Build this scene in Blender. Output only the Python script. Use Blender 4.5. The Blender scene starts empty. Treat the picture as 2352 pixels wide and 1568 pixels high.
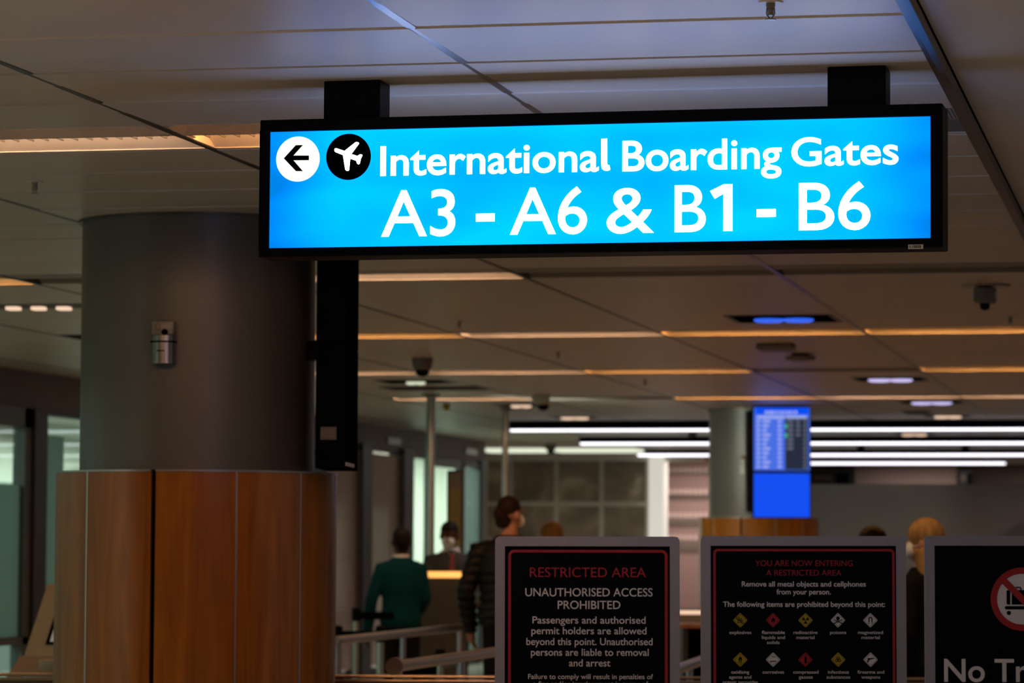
import bpy, bmesh, math, random
from mathutils import Vector, Matrix
random.seed(7)
C = bpy.context.scene.collection
SC = bpy.context.scene

# ------------------------------------------------------------------ camera
F_PX = 7500.0                       # focal length in pixels of a 2352 px wide frame
EYE = Vector((0, 0, 1.5))
YAW = math.radians(11.72)           # the view is turned to the left of the hall's long axis (+Y)
PITCH = math.atan((1257 - 784) / F_PX)
ROLL = 0.005
_F0 = Vector((-math.sin(YAW), math.cos(YAW), 0)); _R0 = Vector((math.cos(YAW), math.sin(YAW), 0)); _Z = Vector((0, 0, 1))
_F = _F0 * math.cos(PITCH) + _Z * math.sin(PITCH)
_U0 = -_F0 * math.sin(PITCH) + _Z * math.cos(PITCH)
_R = _R0 * math.cos(ROLL) + _U0 * math.sin(ROLL)
_U = _U0 * math.cos(ROLL) - _R0 * math.sin(ROLL)
cam = bpy.data.cameras.new('camera')
cam.sensor_width = 36.0
cam.lens = 36.0 * F_PX / 2352
cam.clip_end = 300
cam.dof.use_dof = True
cam.dof.focus_distance = 9.75
cam.dof.aperture_fstop = 5.6
cam_o = bpy.data.objects.new('camera', cam); C.objects.link(cam_o)
cam_o.matrix_world = Matrix(((_R.x, _U.x, -_F.x, EYE.x), (_R.y, _U.y, -_F.y, EYE.y), (_R.z, _U.z, -_F.z, EYE.z), (0, 0, 0, 1)))
SC.camera = cam_o

# ------------------------------------------------------------------ world, light, exposure
world = bpy.data.worlds.new('hall'); SC.world = world; world.use_nodes = True
WN = world.node_tree
WN.nodes['Background'].inputs[0].default_value = (1.0, 0.80, 0.62, 1)
WN.nodes['Background'].inputs[1].default_value = 0.04
SC.view_settings.view_transform = 'Standard'
SC.view_settings.look = 'None'
SC.view_settings.exposure = 0.0
SC.view_settings.gamma = 1.0
SC.view_settings.use_curve_mapping = False


def area_light(name, loc, size, energy, color, rot=(0, 0, 0), spread=180):
    l = bpy.data.lights.new(name, 'AREA'); l.shape = 'RECTANGLE'; l.size, l.size_y = size
    l.energy = energy; l.color = color; l.spread = math.radians(spread)
    o = bpy.data.objects.new(name, l); C.objects.link(o); o.location = loc; o.rotation_euler = rot
    return o


# lamps of the bright rooms behind the left-hand glass, the shop and the end of the hall, with added fills
area_light('glass_room_lamp', (-11.6, 30, 2.85), (3.5, 22), 300, (0.90, 1.0, 0.93))
area_light('near_glass_room_lamp', (-11.6, 12, 2.85), (3.5, 12), 480, (1.0, 0.97, 0.84))
area_light('glass_room_end_fill', (-10.6, 40.6, 2.85), (1.8, 1.0), 190, (0.98, 1.0, 0.90))  # extra fill added to brighten the room's end wall
area_light('right_wall_fill', (5.7, 13, 2.85), (0.6, 9), 30, (0.88, 0.90, 1.0))  # unseen fill added so the wall lightens the column's right side
area_light('column_wash_fill', (-6.3, 29.4, 2.84), (0.3, 0.3), 6, (0.92, 1.0, 0.80), tuple(Vector((2.0, 3.5, -0.6)).to_track_quat('-Z', 'Y').to_euler()), spread=50)  # fill without a fixture, added to lighten the distant column
area_light('glass_room_side_fill', (-12.9, 37.5, 2.8), (0.8, 4), 90, (1.0, 1.0, 0.90))  # extra fill added to brighten the view through the far left pane
area_light('shop_lamp', (-7.2, 48.2, 2.85), (0.5, 0.3), 40, (1.0, 0.74, 0.66))
area_light('end_hall_lamp', (-2.0, 52.5, 2.85), (6, 1.2), 40, (1.0, 0.86, 0.78))

# the warm rows of ceiling lamps, shining down to the floor
for ly, n in ((5.2, 5), (10.6, 2), (16.3, 2), (21.0, 4), (25.5, 4), (30.0, 4)):
    for k in range(n):
        area_light('row_lamp', (-6.7 + 1.34 * k + (0 if n > 2 else 2.0), ly - 0.15, 2.86), (1.2, 0.25), 1.6, (1.0, 0.48, 0.20), spread=110)

# unseen fills added around and behind the photographer, lifting the near ceiling by floor bounce
for ly in (0.2, 3.2, 6.2):
    for lx in (-5.4, -1.4, 2.6):
        area_light('hall_fill', (lx, ly, 2.86), (1.2, 0.5), 30, (1.0, 0.87, 0.74), spread=75)

for lx, ly, e, c in ((3.4, 12.5, 10, (0.92, 0.94, 1.0)), (-5.4, 28.2, 7, (0.95, 1.0, 0.86)), (-2.6, 28.2, 7, (0.95, 1.0, 0.86)), (-9.0, 44.6, 26, (1.0, 0.92, 0.78)), (-1.4, 16.2, 12, (1.0, 0.55, 0.25)), (-0.6, 35.0, 20, (1.0, 0.9, 0.85))):  # unseen fills added to brighten columns, end wall and heads
    area_light('hall_fill', (lx, ly, 2.85), (1.2, 0.4), e, c, spread=160)

# ------------------------------------------------------------------ pixel -> world at a real depth / plane


def ray(px, py):
    return _F + _R * ((px - 1176) / F_PX) - _U * ((py - 784) / F_PX)


def at(px, py, depth):
    d = ray(px, py); return EYE + d * (depth / d.dot(_F0))


def on_z(px, py, z):
    d = ray(px, py); return EYE + d * ((z - EYE.z) / d.z)


def on_x(px, py, x):
    d = ray(px, py); return EYE + d * (x / d.x)


def on_y(px, py, y):
    d = ray(px, py); return EYE + d * (y / d.y)


# ------------------------------------------------------------------ object helpers


def tag(o, label, cat, group=None, kind=None):
    if label: o['label'] = label
    if cat: o['category'] = cat
    if group: o['group'] = group
    if kind: o['kind'] = kind
    return o


def thing(name, label, cat, loc=(0, 0, 0), rotz=0.0, group=None):
    o = bpy.data.objects.new(name, None); C.objects.link(o)
    o.empty_display_size = 0.1
    o.location = loc; o.rotation_euler = (0, 0, rotz)
    return tag(o, label, cat, group)


def obj(name, bm, mat, parent=None, smooth=False, loc=None, label=None):
    me = bpy.data.meshes.new(name)
    bmesh.ops.recalc_face_normals(bm, faces=bm.faces)
    if smooth:
        for f in bm.faces: f.smooth = True
    bm.to_mesh(me); bm.free()
    if smooth:
        try: me.set_sharp_from_angle(angle=math.radians(40))
        except Exception: pass
    o = bpy.data.objects.new(name, me); C.objects.link(o)
    if mat: me.materials.append(mat)
    if parent: o.parent = parent
    if loc is not None: o.location = loc
    if label: o['label'] = label
    return o


def struct(name, bm, mat, parent=None, smooth=False):
    o = obj(name, bm, mat, parent, smooth)
    if parent is None: o['kind'] = 'structure'
    return o


def copy_thing(root, loc, rotz=None, label=None, group=None):
    r = root.copy(); C.objects.link(r); r.location = loc
    if rotz is not None: r.rotation_euler = (0, 0, rotz)
    if label: r['label'] = label
    if group: r['group'] = group
    for ch in list(root.children):
        c = ch.copy(); C.objects.link(c); c.parent = r
        for g in list(ch.children):
            d = g.copy(); C.objects.link(d); d.parent = c
    return r


def box(bm, x0, x1, y0, y1, z0, z1, bev=0.0, M=None):
    vs = [bm.verts.new(p) for p in ((x0, y0, z0), (x1, y0, z0), (x1, y1, z0), (x0, y1, z0), (x0, y0, z1), (x1, y0, z1), (x1, y1, z1), (x0, y1, z1))]
    if M is not None:
        for v in vs: v.co = M @ v.co
    fs = [bm.faces.new([vs[i] for i in q]) for q in ((3, 2, 1, 0), (4, 5, 6, 7), (0, 1, 5, 4), (1, 2, 6, 5), (2, 3, 7, 6), (3, 0, 4, 7))]
    if bev > 0:
        es = list({e for f in fs for e in f.edges})
        bmesh.ops.bevel(bm, geom=es, offset=bev, segments=2, affect='EDGES', profile=0.5)
    return bm


def B(*a, **k):
    return box(bmesh.new(), *a, **k)


def prism(bm, pts, z0, z1):
    """vertical prism over a 2-D outline"""
    lo = [bm.verts.new((p[0], p[1], z0)) for p in pts]; hi = [bm.verts.new((p[0], p[1], z1)) for p in pts]
    n = len(pts)
    bm.faces.new(lo[::-1]); bm.faces.new(hi)
    for i in range(n): bm.faces.new((lo[i], lo[(i + 1) % n], hi[(i + 1) % n], hi[i]))
    return bm


def plate(bm, pts, y0, y1):
    """upright plate: outline in local x/z, thickness along local y"""
    a = [bm.verts.new((p[0], y0, p[1])) for p in pts]; b = [bm.verts.new((p[0], y1, p[1])) for p in pts]
    n = len(pts)
    bm.faces.new(a); bm.faces.new(b[::-1])
    for i in range(n): bm.faces.new((a[(i + 1) % n], a[i], b[i], b[(i + 1) % n]))
    return bm


def ring_plate(bm, outer, inner, y0, y1):
    n = len(outer)
    L = [[bm.verts.new((p[0], y, p[1])) for p in pts] for pts in (outer, inner) for y in (y0, y1)]
    of, ob, nf, nb = L
    for i in range(n):
        j = (i + 1) % n
        bm.faces.new((of[i], of[j], nf[j], nf[i])); bm.faces.new((ob[j], ob[i], nb[i], nb[j]))
        bm.faces.new((of[j], of[i], ob[i], ob[j])); bm.faces.new((nf[i], nf[j], nb[j], nb[i]))
    return bm


def rrect(x0, x1, z0, z1, r, n=6):
    out = []
    for cx, cz, a0 in ((x1 - r, z1 - r, 0), (x0 + r, z1 - r, 90), (x0 + r, z0 + r, 180), (x1 - r, z0 + r, 270)):
        for k in range(n + 1):
            a = math.radians(a0 + 90 * k / n); out.append((cx + r * math.cos(a), cz + r * math.sin(a)))
    return out


def circle(cx, cz, r, n=40, rz=None):
    return [(cx + r * math.cos(2 * math.pi * k / n), cz + (rz or r) * math.sin(2 * math.pi * k / n)) for k in range(n)]


def loft(bm, rings):
    vs = [[bm.verts.new(p) for p in r] for r in rings]
    n = len(vs[0])
    for a, b in zip(vs, vs[1:]):
        for i in range(n): bm.faces.new((a[i], a[(i + 1) % n], b[(i + 1) % n], b[i]))
    bm.faces.new(vs[0][::-1]); bm.faces.new(vs[-1])
    return bm


def tube(bm, pts, r, seg=12):
    pts = [Vector(p) for p in pts]; rr = r if isinstance(r, (list, tuple)) else [r] * len(pts)
    rings = []; up = None
    for i, p in enumerate(pts):
        t = (pts[min(i + 1, len(pts) - 1)] - pts[max(i - 1, 0)]).normalized()
        if up is None: up = t.orthogonal().normalized()
        a = (up - t * up.dot(t)).normalized(); b = t.cross(a); up = a
        rings.append([p + (a * math.cos(2 * math.pi * k / seg) + b * math.sin(2 * math.pi * k / seg)) * rr[i] for k in range(seg)])
    return loft(bm, rings)


def lathe(bm, prof, c=(0, 0, 0), seg=32):
    rings = [[Vector((c[0] + r * math.cos(2 * math.pi * k / seg), c[1] + r * math.sin(2 * math.pi * k / seg), c[2] + z)) for k in range(seg)] for r, z in prof]
    return loft(bm, rings)


def arc_slab(bm, c, r0, r1, a0, a1, z0, z1, n):
    pts = [(c[0] + r1 * math.sin(a0 + (a1 - a0) * k / n), c[1] - r1 * math.cos(a0 + (a1 - a0) * k / n)) for k in range(n + 1)]
    pts += [(c[0] + r0 * math.sin(a0 + (a1 - a0) * k / n), c[1] - r0 * math.cos(a0 + (a1 - a0) * k / n)) for k in range(n, -1, -1)]
    return prism(bm, pts, z0, z1)


# ------------------------------------------------------------------ materials


def lin(c):
    return tuple(((v / 12.92) if v <= 0.04045 else ((v + 0.055) / 1.055) ** 2.4) for v in (x / 255 for x in c))


def mat(name, rgb, rough=0.5, metal=0.0, emit=None, estr=0.0, noise=0.0, nscale=8.0, bump=0.0, stretch=(1, 1, 1), spec=0.5, coat=0.0):
    m = bpy.data.materials.new(name); m.use_nodes = True
    nt = m.node_tree; b = nt.nodes['Principled BSDF']
    b.inputs['Base Color'].default_value = (*rgb, 1); b.inputs['Roughness'].default_value = rough
    b.inputs['Metallic'].default_value = metal; b.inputs['Specular IOR Level'].default_value = spec
    b.inputs['Coat Weight'].default_value = coat
    if emit:
        b.inputs['Emission Color'].default_value = (*emit, 1); b.inputs['Emission Strength'].default_value = estr
    if noise or bump:
        tc = nt.nodes.new('ShaderNodeTexCoord'); mp = nt.nodes.new('ShaderNodeMapping'); nz = nt.nodes.new('ShaderNodeTexNoise')
        mp.inputs['Scale'].default_value = stretch; nz.inputs['Scale'].default_value = nscale; nz.inputs['Detail'].default_value = 5
        nt.links.new(tc.outputs['Object'], mp.inputs[0]); nt.links.new(mp.outputs[0], nz.inputs['Vector'])
        if noise:
            cr = nt.nodes.new('ShaderNodeValToRGB')
            cr.color_ramp.elements[0].position = 0.3; cr.color_ramp.elements[1].position = 0.7
            cr.color_ramp.elements[0].color = (*[v * (1 - noise) for v in rgb], 1)
            cr.color_ramp.elements[1].color = (*[min(1, v * (1 + noise)) for v in rgb], 1)
            nt.links.new(nz.outputs[0], cr.inputs[0]); nt.links.new(cr.outputs[0], b.inputs['Base Color'])
        if bump:
            bp = nt.nodes.new('ShaderNodeBump'); bp.inputs['Strength'].default_value = bump; bp.inputs['Distance'].default_value = 0.01
            nt.links.new(nz.outputs[0], bp.inputs['Height']); nt.links.new(bp.outputs[0], b.inputs['Normal'])
    return m


def glass_mat(name, tint, gloss=0.12, rough=0.02):
    m = bpy.data.materials.new(name); m.use_nodes = True; nt = m.node_tree
    for n in list(nt.nodes):
        if n.type == 'BSDF_PRINCIPLED': nt.nodes.remove(n)
    t = nt.nodes.new('ShaderNodeBsdfTransparent'); t.inputs[0].default_value = (*tint, 1)
    g = nt.nodes.new('ShaderNodeBsdfGlossy'); g.inputs['Roughness'].default_value = rough; g.inputs[0].default_value = (0.85, 0.95, 0.92, 1)
    x = nt.nodes.new('ShaderNodeMixShader'); x.inputs[0].default_value = gloss
    nt.links.new(t.outputs[0], x.inputs[1]); nt.links.new(g.outputs[0], x.inputs[2])
    nt.links.new(x.outputs[0], nt.nodes['Material Output'].inputs[0])
    return m


def wood_mat():
    m = bpy.data.materials.new('cherry_veneer'); m.use_nodes = True; nt = m.node_tree; b = nt.nodes['Principled BSDF']
    tc = nt.nodes.new('ShaderNodeTexCoord'); mp = nt.nodes.new('ShaderNodeMapping'); mp.inputs['Scale'].default_value = (1, 1, 0.09)
    n1 = nt.nodes.new('ShaderNodeTexNoise'); n1.inputs['Scale'].default_value = 9; n1.inputs['Detail'].default_value = 6; n1.inputs['Distortion'].default_value = 1.2
    mp2 = nt.nodes.new('ShaderNodeMapping'); mp2.inputs['Scale'].default_value = (1, 1, 0.02)
    n2 = nt.nodes.new('ShaderNodeTexNoise'); n2.inputs['Scale'].default_value = 120; n2.inputs['Detail'].default_value = 3
    mx = nt.nodes.new('ShaderNodeMath'); mx.operation = 'MULTIPLY_ADD'; mx.inputs[1].default_value = 0.25
    cr = nt.nodes.new('ShaderNodeValToRGB'); e = cr.color_ramp.elements
    e[0].position = 0.42; e[0].color = (*WOOD_DARK, 1); e[1].position = 0.82; e[1].color = (*WOOD_LIGHT, 1)
    L = nt.links.new
    L(tc.outputs['Object'], mp.inputs[0]); L(mp.outputs[0], n1.inputs['Vector'])
    L(tc.outputs['Object'], mp2.inputs[0]); L(mp2.outputs[0], n2.inputs['Vector'])
    L(n2.outputs[0], mx.inputs[0]); L(n1.outputs[0], mx.inputs[2]); L(mx.outputs[0], cr.inputs[0]); L(cr.outputs[0], b.inputs['Base Color'])
    b.inputs['Roughness'].default_value = 0.27; b.inputs['Specular IOR Level'].default_value = 0.42
    return m


WOOD_DARK, WOOD_LIGHT = (0.22, 0.062, 0.003), (0.40, 0.140, 0.010)
M = {}
M['wood'] = wood_mat()
M['ceiling'] = mat('ceiling_paint', (0.67, 0.605, 0.535), 0.42, noise=0.05, nscale=1.3, bump=0.02)
M['void'] = mat('ceiling_void', (0.02, 0.018, 0.016), 0.9)
M['rail_dark'] = mat('bronze_rail', (0.10, 0.085, 0.07), 0.38, 0.6, noise=0.2, nscale=30)
M['rail_grey'] = mat('grey_rail', (0.34, 0.32, 0.31), 0.30, 0.7)
M['floor'] = mat('floor_tile', (0.30, 0.26, 0.22), 0.22, noise=0.08, nscale=2)
M['black'] = mat('black_powder_coat', (0.0035, 0.004, 0.0055), 0.42, noise=0.2, nscale=40, spec=0.08)
M['black_matt'] = mat('matt_black', (0.004, 0.004, 0.005), 0.8, spec=0.0)
M['grey_paint'] = mat('column_paint', (0.100, 0.094, 0.085), 0.42, noise=0.04, nscale=3, spec=0.6)
M['steel'] = mat('brushed_steel', (0.55, 0.54, 0.53), 0.28, 1.0, noise=0.05, nscale=60, stretch=(1, 1, 0.1))
M['strip_metal'] = mat('seam_metal', (0.48, 0.45, 0.42), 0.35, 0.9)
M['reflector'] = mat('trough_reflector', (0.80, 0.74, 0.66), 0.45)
M['white_paint'] = mat('white_print', (0.84, 0.79, 0.70), 0.6)
M['red_print'] = mat('red_print', (0.42, 0.012, 0.014), 0.5)
M['board_face'] = mat('board_face', (0.0035, 0.004, 0.005), 0.5, spec=0.05)
M['board_frame'] = mat('board_frame', (0.34, 0.33, 0.33), 0.45, 0.1, noise=0.04, nscale=60)
M['yellow_print'] = mat('yellow_print', (0.50, 0.36, 0.01), 0.5)
M['mullion'] = mat('dark_aluminium', (0.035, 0.038, 0.040), 0.4, 0.3)
M['mullion_grey'] = mat('grey_aluminium', (0.11, 0.13, 0.13), 0.4, 0.3)
M['header'] = mat('brown_header', (0.15, 0.115, 0.092), 0.5, noise=0.1, nscale=1)
M['glass'] = glass_mat('green_glass', (0.82, 0.93, 0.89))
M['frosted'] = mat('frosted_film', (0.33, 0.42, 0.40), 0.5, noise=0.05, nscale=1)
_n = M['frosted'].node_tree; _t = _n.nodes.new('ShaderNodeBsdfTranslucent'); _t.inputs[0].default_value = (0.50, 0.62, 0.58, 1)
_x = _n.nodes.new('ShaderNodeMixShader'); _x.inputs[0].default_value = 0.7
_n.links.new(_n.nodes['Principled BSDF'].outputs[0], _x.inputs[1]); _n.links.new(_t.outputs[0], _x.inputs[2]); _n.links.new(_x.outputs[0], _n.nodes['Material Output'].inputs[0])
M['pale_wall'] = mat('pale_wall', (0.70, 0.74, 0.66), 0.7, noise=0.05, nscale=0.8)
M['teal_wall'] = mat('teal_grey_wall', (0.18, 0.24, 0.23), 0.6, noise=0.15, nscale=0.7)
M['partition'] = mat('partition_grey', (0.30, 0.275, 0.265), 0.5, noise=0.06, nscale=0.6)
M['far_wall'] = mat('far_wall_brown', (0.20, 0.14, 0.11), 0.6, noise=0.3, nscale=0.9)
M['pinkish'] = mat('shop_wall_pink', (0.45, 0.33, 0.31), 0.5)


def emit_mat(name, rgb, s, base=(0.5, 0.5, 0.5)):
    return mat(name, base, 0.4, emit=rgb, estr=s, spec=0.05)


M['letter'] = emit_mat('lit_white_acrylic', (1.0, 0.97, 0.97), 5.0, (0.8, 0.8, 0.8))
M['letter_warm'] = emit_mat('lit_warm_white_acrylic', (1.0, 0.90, 0.82), 1.12, (0.8, 0.8, 0.8))
M['tube_warm'] = emit_mat('warm_lamp_tube', (1.0, 0.42, 0.10), 50.0)
M['tube_pink'] = emit_mat('pale_lamp_tube', (1.0, 0.58, 0.34), 42.0)
M['glint_cyan'] = emit_mat('cyan_tube_glint', (0.10, 0.55, 0.75), 0.6)  # glint on an unlit tube, put in as a faint glow
M['tube_violet'] = emit_mat('dim_violet_tube', (0.10, 0.09, 0.42), 0.55)
M['led'] = emit_mat('led_diffuser', (0.95, 0.91, 1.0), 2.4)
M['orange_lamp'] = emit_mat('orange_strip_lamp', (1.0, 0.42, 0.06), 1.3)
M['screen_blue'] = emit_mat('screen_blue', (0.0, 0.075, 0.90), 1.0, (0.01, 0.01, 0.02))
M['screen_mid'] = emit_mat('screen_mid_blue', (0.06, 0.16, 0.80), 0.95, (0.01, 0.01, 0.02))
M['screen_dark'] = emit_mat('screen_dark', (0.012, 0.022, 0.045), 1.0, (0.01, 0.01, 0.02))
M['screen_text'] = emit_mat('screen_text', (0.42, 0.50, 1.0), 0.85, (0.01, 0.01, 0.02))
M['screen_dim_text'] = emit_mat('screen_dim_text', (0.16, 0.19, 0.26), 0.8, (0.01, 0.01, 0.02))
M['screen_green'] = emit_mat('screen_green', (0.02, 0.55, 0.12), 1.0, (0.01, 0.01, 0.02))
M['lens_blue_glint'] = emit_mat('blue_lens_reflection', (0.01, 0.11, 0.85), 1.0)  # the sign's reflection in a lens, put in as glow
M['lens_violet_glint'] = emit_mat('violet_lens_reflection', (0.62, 0.55, 0.95), 1.0)  # LED reflections in the lenses, put in as glow
M['lamp_warm'] = emit_mat('warm_white_lamp', (1.0, 0.68, 0.48), 0.95)
M['lamp_green'] = emit_mat('greenish_lamp', (0.80, 0.86, 0.62), 0.85)
M['cove'] = emit_mat('cove_lamp', (0.80, 0.86, 0.66), 1.0)
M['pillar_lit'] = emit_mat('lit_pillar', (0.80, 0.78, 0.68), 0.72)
M['yellow_dull'] = mat('dull_yellow_sheet', (0.20, 0.145, 0.035), 0.6)
M['panel_pink'] = mat('pale_panel', (0.50, 0.36, 0.32), 0.6)
M['desk'] = mat('desk_grey', (0.035, 0.034, 0.030), 0.5)
M['pole_steel'] = mat('pole_steel', (0.50, 0.55, 0.52), 0.30, 0.85)
M['glass_room_tube'] = emit_mat('white_tube', (0.95, 1.0, 0.95), 3.0)


def sign_blue():
    """backlit acrylic: a lightbox whose tubes leave soft uneven bands, dimmer at the two ends"""
    m = bpy.data.materials.new('backlit_blue_acrylic'); m.use_nodes = True; nt = m.node_tree; b = nt.nodes['Principled BSDF']; L = nt.links.new
    tc = nt.nodes.new('ShaderNodeTexCoord'); sx = nt.nodes.new('ShaderNodeSeparateXYZ'); L(tc.outputs['Object'], sx.inputs[0])
    # distance from the nearer end of the box, 0..1 over 0.3 m
    d = nt.nodes.new('ShaderNodeMath'); d.operation = 'SUBTRACT'; d.inputs[1].default_value = 1.02; L(sx.outputs[0], d.inputs[0])
    ab = nt.nodes.new('ShaderNodeMath'); ab.operation = 'ABSOLUTE'; L(d.outputs[0], ab.inputs[0])
    mr = nt.nodes.new('ShaderNodeMapRange'); mr.interpolation_type = 'SMOOTHSTEP'
    mr.inputs[1].default_value = 0.74; mr.inputs[2].default_value = 1.02; mr.inputs[3].default_value = 1.0; mr.inputs[4].default_value = 0.0
    L(ab.outputs[0], mr.inputs[0])
    mp = nt.nodes.new('ShaderNodeMapping'); mp.inputs['Scale'].default_value = (1.0, 1, 3.0)
    nz = nt.nodes.new('ShaderNodeTexNoise'); nz.inputs['Scale'].default_value = 2.2; nz.inputs['Detail'].default_value = 1.0
    L(tc.outputs['Object'], mp.inputs[0]); L(mp.outputs[0], nz.inputs['Vector'])
    ad = nt.nodes.new('ShaderNodeMath'); ad.operation = 'MULTIPLY_ADD'; ad.inputs[1].default_value = 0.85; ad.inputs[2].default_value = -0.10
    L(nz.outputs[0], ad.inputs[0])
    mu = nt.nodes.new('ShaderNodeMath'); mu.operation = 'MULTIPLY_ADD'; mu.inputs[1].default_value = 0.5; L(mr.outputs[0], mu.inputs[0]); L(ad.outputs[0], mu.inputs[2])
    cr = nt.nodes.new('ShaderNodeValToRGB'); e = cr.color_ramp.elements
    e[0].position = 0.30; e[0].color = (0.0, 0.24, 0.82, 1)
    e[1].position = 1.12 if False else 1.0; e[1].color = (0.0, 0.66, 2.3, 1)
    k = cr.color_ramp.elements.new(0.68); k.color = (0.0, 0.48, 2.2, 1)
    L(mu.outputs[0], cr.inputs[0]); L(cr.outputs[0], b.inputs['Emission Color'])
    b.inputs['Emission Strength'].default_value = 1.0
    b.inputs['Base Color'].default_value = (0.0, 0.04, 0.12, 1); b.inputs['Roughness'].default_value = 0.35; b.inputs['Specular IOR Level'].default_value = 0.03
    return m


M['sign_blue'] = sign_blue()


def perforated():
    m = mat('perforated_metal', (0.45, 0.43, 0.41), 0.5); nt = m.node_tree; b = nt.nodes['Principled BSDF']; L = nt.links.new
    tc = nt.nodes.new('ShaderNodeTexCoord'); mp = nt.nodes.new('ShaderNodeMapping'); mp.inputs['Scale'].default_value = (83, 60, 60)
    v = nt.nodes.new('ShaderNodeTexVoronoi'); v.inputs['Scale'].default_value = 1.0; v.inputs['Randomness'].default_value = 0.0
    cr = nt.nodes.new('ShaderNodeValToRGB'); cr.color_ramp.interpolation = 'CONSTANT'
    cr.color_ramp.elements[0].color = (0.08, 0.07, 0.06, 1); cr.color_ramp.elements[1].position = 0.36; cr.color_ramp.elements[1].color = (0.62, 0.60, 0.56, 1)
    L(tc.outputs['Object'], mp.inputs[0]); L(mp.outputs[0], v.inputs['Vector']); L(v.outputs['Distance'], cr.inputs[0])
    cr.color_ramp.elements[0].color = (0, 0, 0, 1); cr.color_ramp.elements[1].color = (1, 1, 1, 1); cr.color_ramp.elements[1].position = 0.34
    L(cr.outputs[0], b.inputs['Alpha'])                            # the holes are real holes onto the lit housing
    return m


M['perforated'] = perforated()


def marble():
    m = bpy.data.materials.new('brown_marble_tiles'); m.use_nodes = True; nt = m.node_tree; b = nt.nodes['Principled BSDF']; L = nt.links.new
    tc = nt.nodes.new('ShaderNodeTexCoord')
    n = nt.nodes.new('ShaderNodeTexNoise'); n.inputs['Scale'].default_value = 0.9; n.inputs['Detail'].default_value = 5; n.inputs['Distortion'].default_value = 1.5
    L(tc.outputs['Object'], n.inputs['Vector'])
    cr = nt.nodes.new('ShaderNodeValToRGB'); e = cr.color_ramp.elements
    e[0].position = 0.36; e[0].color = (0.13, 0.105, 0.07, 1); e[1].position = 0.74; e[1].color = (0.70, 0.60, 0.46, 1)
    k = e.new(0.56); k.color = (0.29, 0.22, 0.155, 1)
    L(n.outputs[0], cr.inputs[0]); L(cr.outputs[0], b.inputs['Base Color']); b.inputs['Roughness'].default_value = 0.3
    return m


M['marble'] = marble()
M['grout'] = mat('pale_grout', (0.55, 0.52, 0.44), 0.7)

# ------------------------------------------------------------------ the setting
CEIL = 2.9
RX = [-12.77, -11.42, -10.08, -8.74, -7.40, -6.05, -4.71, -3.37, -2.045, -0.675]    # ceiling rails, running along Y
ROW = [(10.38, 11.03), (16.02, 16.66), (20.66, 21.30), (25.15, 25.80), (29.75, 30.35)]  # light troughs, running along X
YEND = 56.0


def rows():
    edges = [-2.0 + 0.6567 * k for k in range(17)] + [8.507, 9.15, 9.79]
    segs = [(a, b) for a, b in zip(edges, edges[1:] + [10.38])]
    ends = [10.38] + [v for r in ROW for v in r][1:] + [YEND]
    for i in range(0, len(ends) - 0, 2):
        if i == 0: continue
    starts = [r[1] for r in ROW]; stops = [r[0] for r in ROW[1:]] + [YEND]
    for a, b in zip(starts, stops):
        n = round((b - a) / 0.645); d = (b - a) / n
        segs += [(a + d * k, a + d * (k + 1)) for k in range(n)]
    return segs


bm = bmesh.new()
g = 0.004
bays = list(zip(RX, RX[1:]))
for x0, x1 in bays:
    for a, b in rows():
        # shallow pan panels: the near edge of every pan hangs a few millimetres lower than the far edge of the one before it
        drop = 0.005 if a < 10 else 0.0028 if a < 14.5 else 0.0004; g = 0.0015 if a < 14.5 else 0.0005
        pts = [(a + g, CEIL - drop), (a + g, CEIL + 0.03), (b - g, CEIL + 0.03), (b - g, CEIL + 0.0)]
        lo = [bm.verts.new((x0 + 0.008, y, z)) for y, z in pts]; hi = [bm.verts.new((x1 - 0.008, y, z)) for y, z in pts]
        for i in range(4): bm.faces.new((lo[i], lo[(i + 1) % 4], hi[(i + 1) % 4], hi[i]))
        bm.faces.new(lo[::-1]); bm.faces.new(hi)
for r, (a, b) in enumerate(ROW):                                   # blank strips where a row has no trough
    for i, (x0, x1) in enumerate(bays):
        if i < 4: box(bm, x0 + .008, x1 - .008, a + g, b - g, CEIL, CEIL + 0.03)
box(bm, RX[-1] + 0.008, 6.5, -2, 20.66, CEIL, CEIL + 0.03)          # smooth bulkhead to the right of the bronze rail
for a, b in ((21.3, 25.15), (25.8, 29.75), (30.35, YEND)): box(bm, RX[-1] + 0.008, 6.5, a, b, CEIL, CEIL + 0.03)
for a, b in ROW[2:]: box(bm, 0.66, 6.5, a, b, CEIL, CEIL + 0.03)
for a, b in ROW[:2]: pass
struct('ceiling', bm, M['ceiling'])
struct('ceiling_slab', B(-16, 6.6, -2, YEND, 3.10, 3.16), M['void'])
for i, x in enumerate(RX):
    bm = bmesh.new()
    if i == 9:                                                     # bronze channel hanging under the joint
        box(bm, x - 0.045, x - 0.002, -2, YEND, CEIL - 0.012, CEIL + 0.05); box(bm, x - 0.014, x + 0.006, -2, YEND, CEIL - 0.045, CEIL - 0.010)
        struct('trim_%d' % (i + 1), bm, M['rail_dark'])
    else:
        box(bm, x - 0.013, x + 0.013, -2, YEND, CEIL - 0.003, CEIL + 0.05)
        struct('trim_%d' % (i + 1), bm, M['rail_grey'] if i == 8 else M['rail_dark'])
struct('floor', B(-17, 6.6, -4, 57, -0.1, 0), M['floor'])
struct('wall_right', B(6.5, 6.7, -2, YEND, 0, 3.1), M['pale_wall'])

WX = -9.15                                                         # left-hand shopfront plane


def wy(px): return on_x(px, 1000, WX).y


struct('wall_left', B(WX - 0.12, WX, 8, 42.4, 2.60, CEIL), M['header'])
struct('wall_left_kerb', B(WX - 0.12, WX, 8, 42.4, 0, 0.12), M['mullion'])
win = 0


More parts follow.
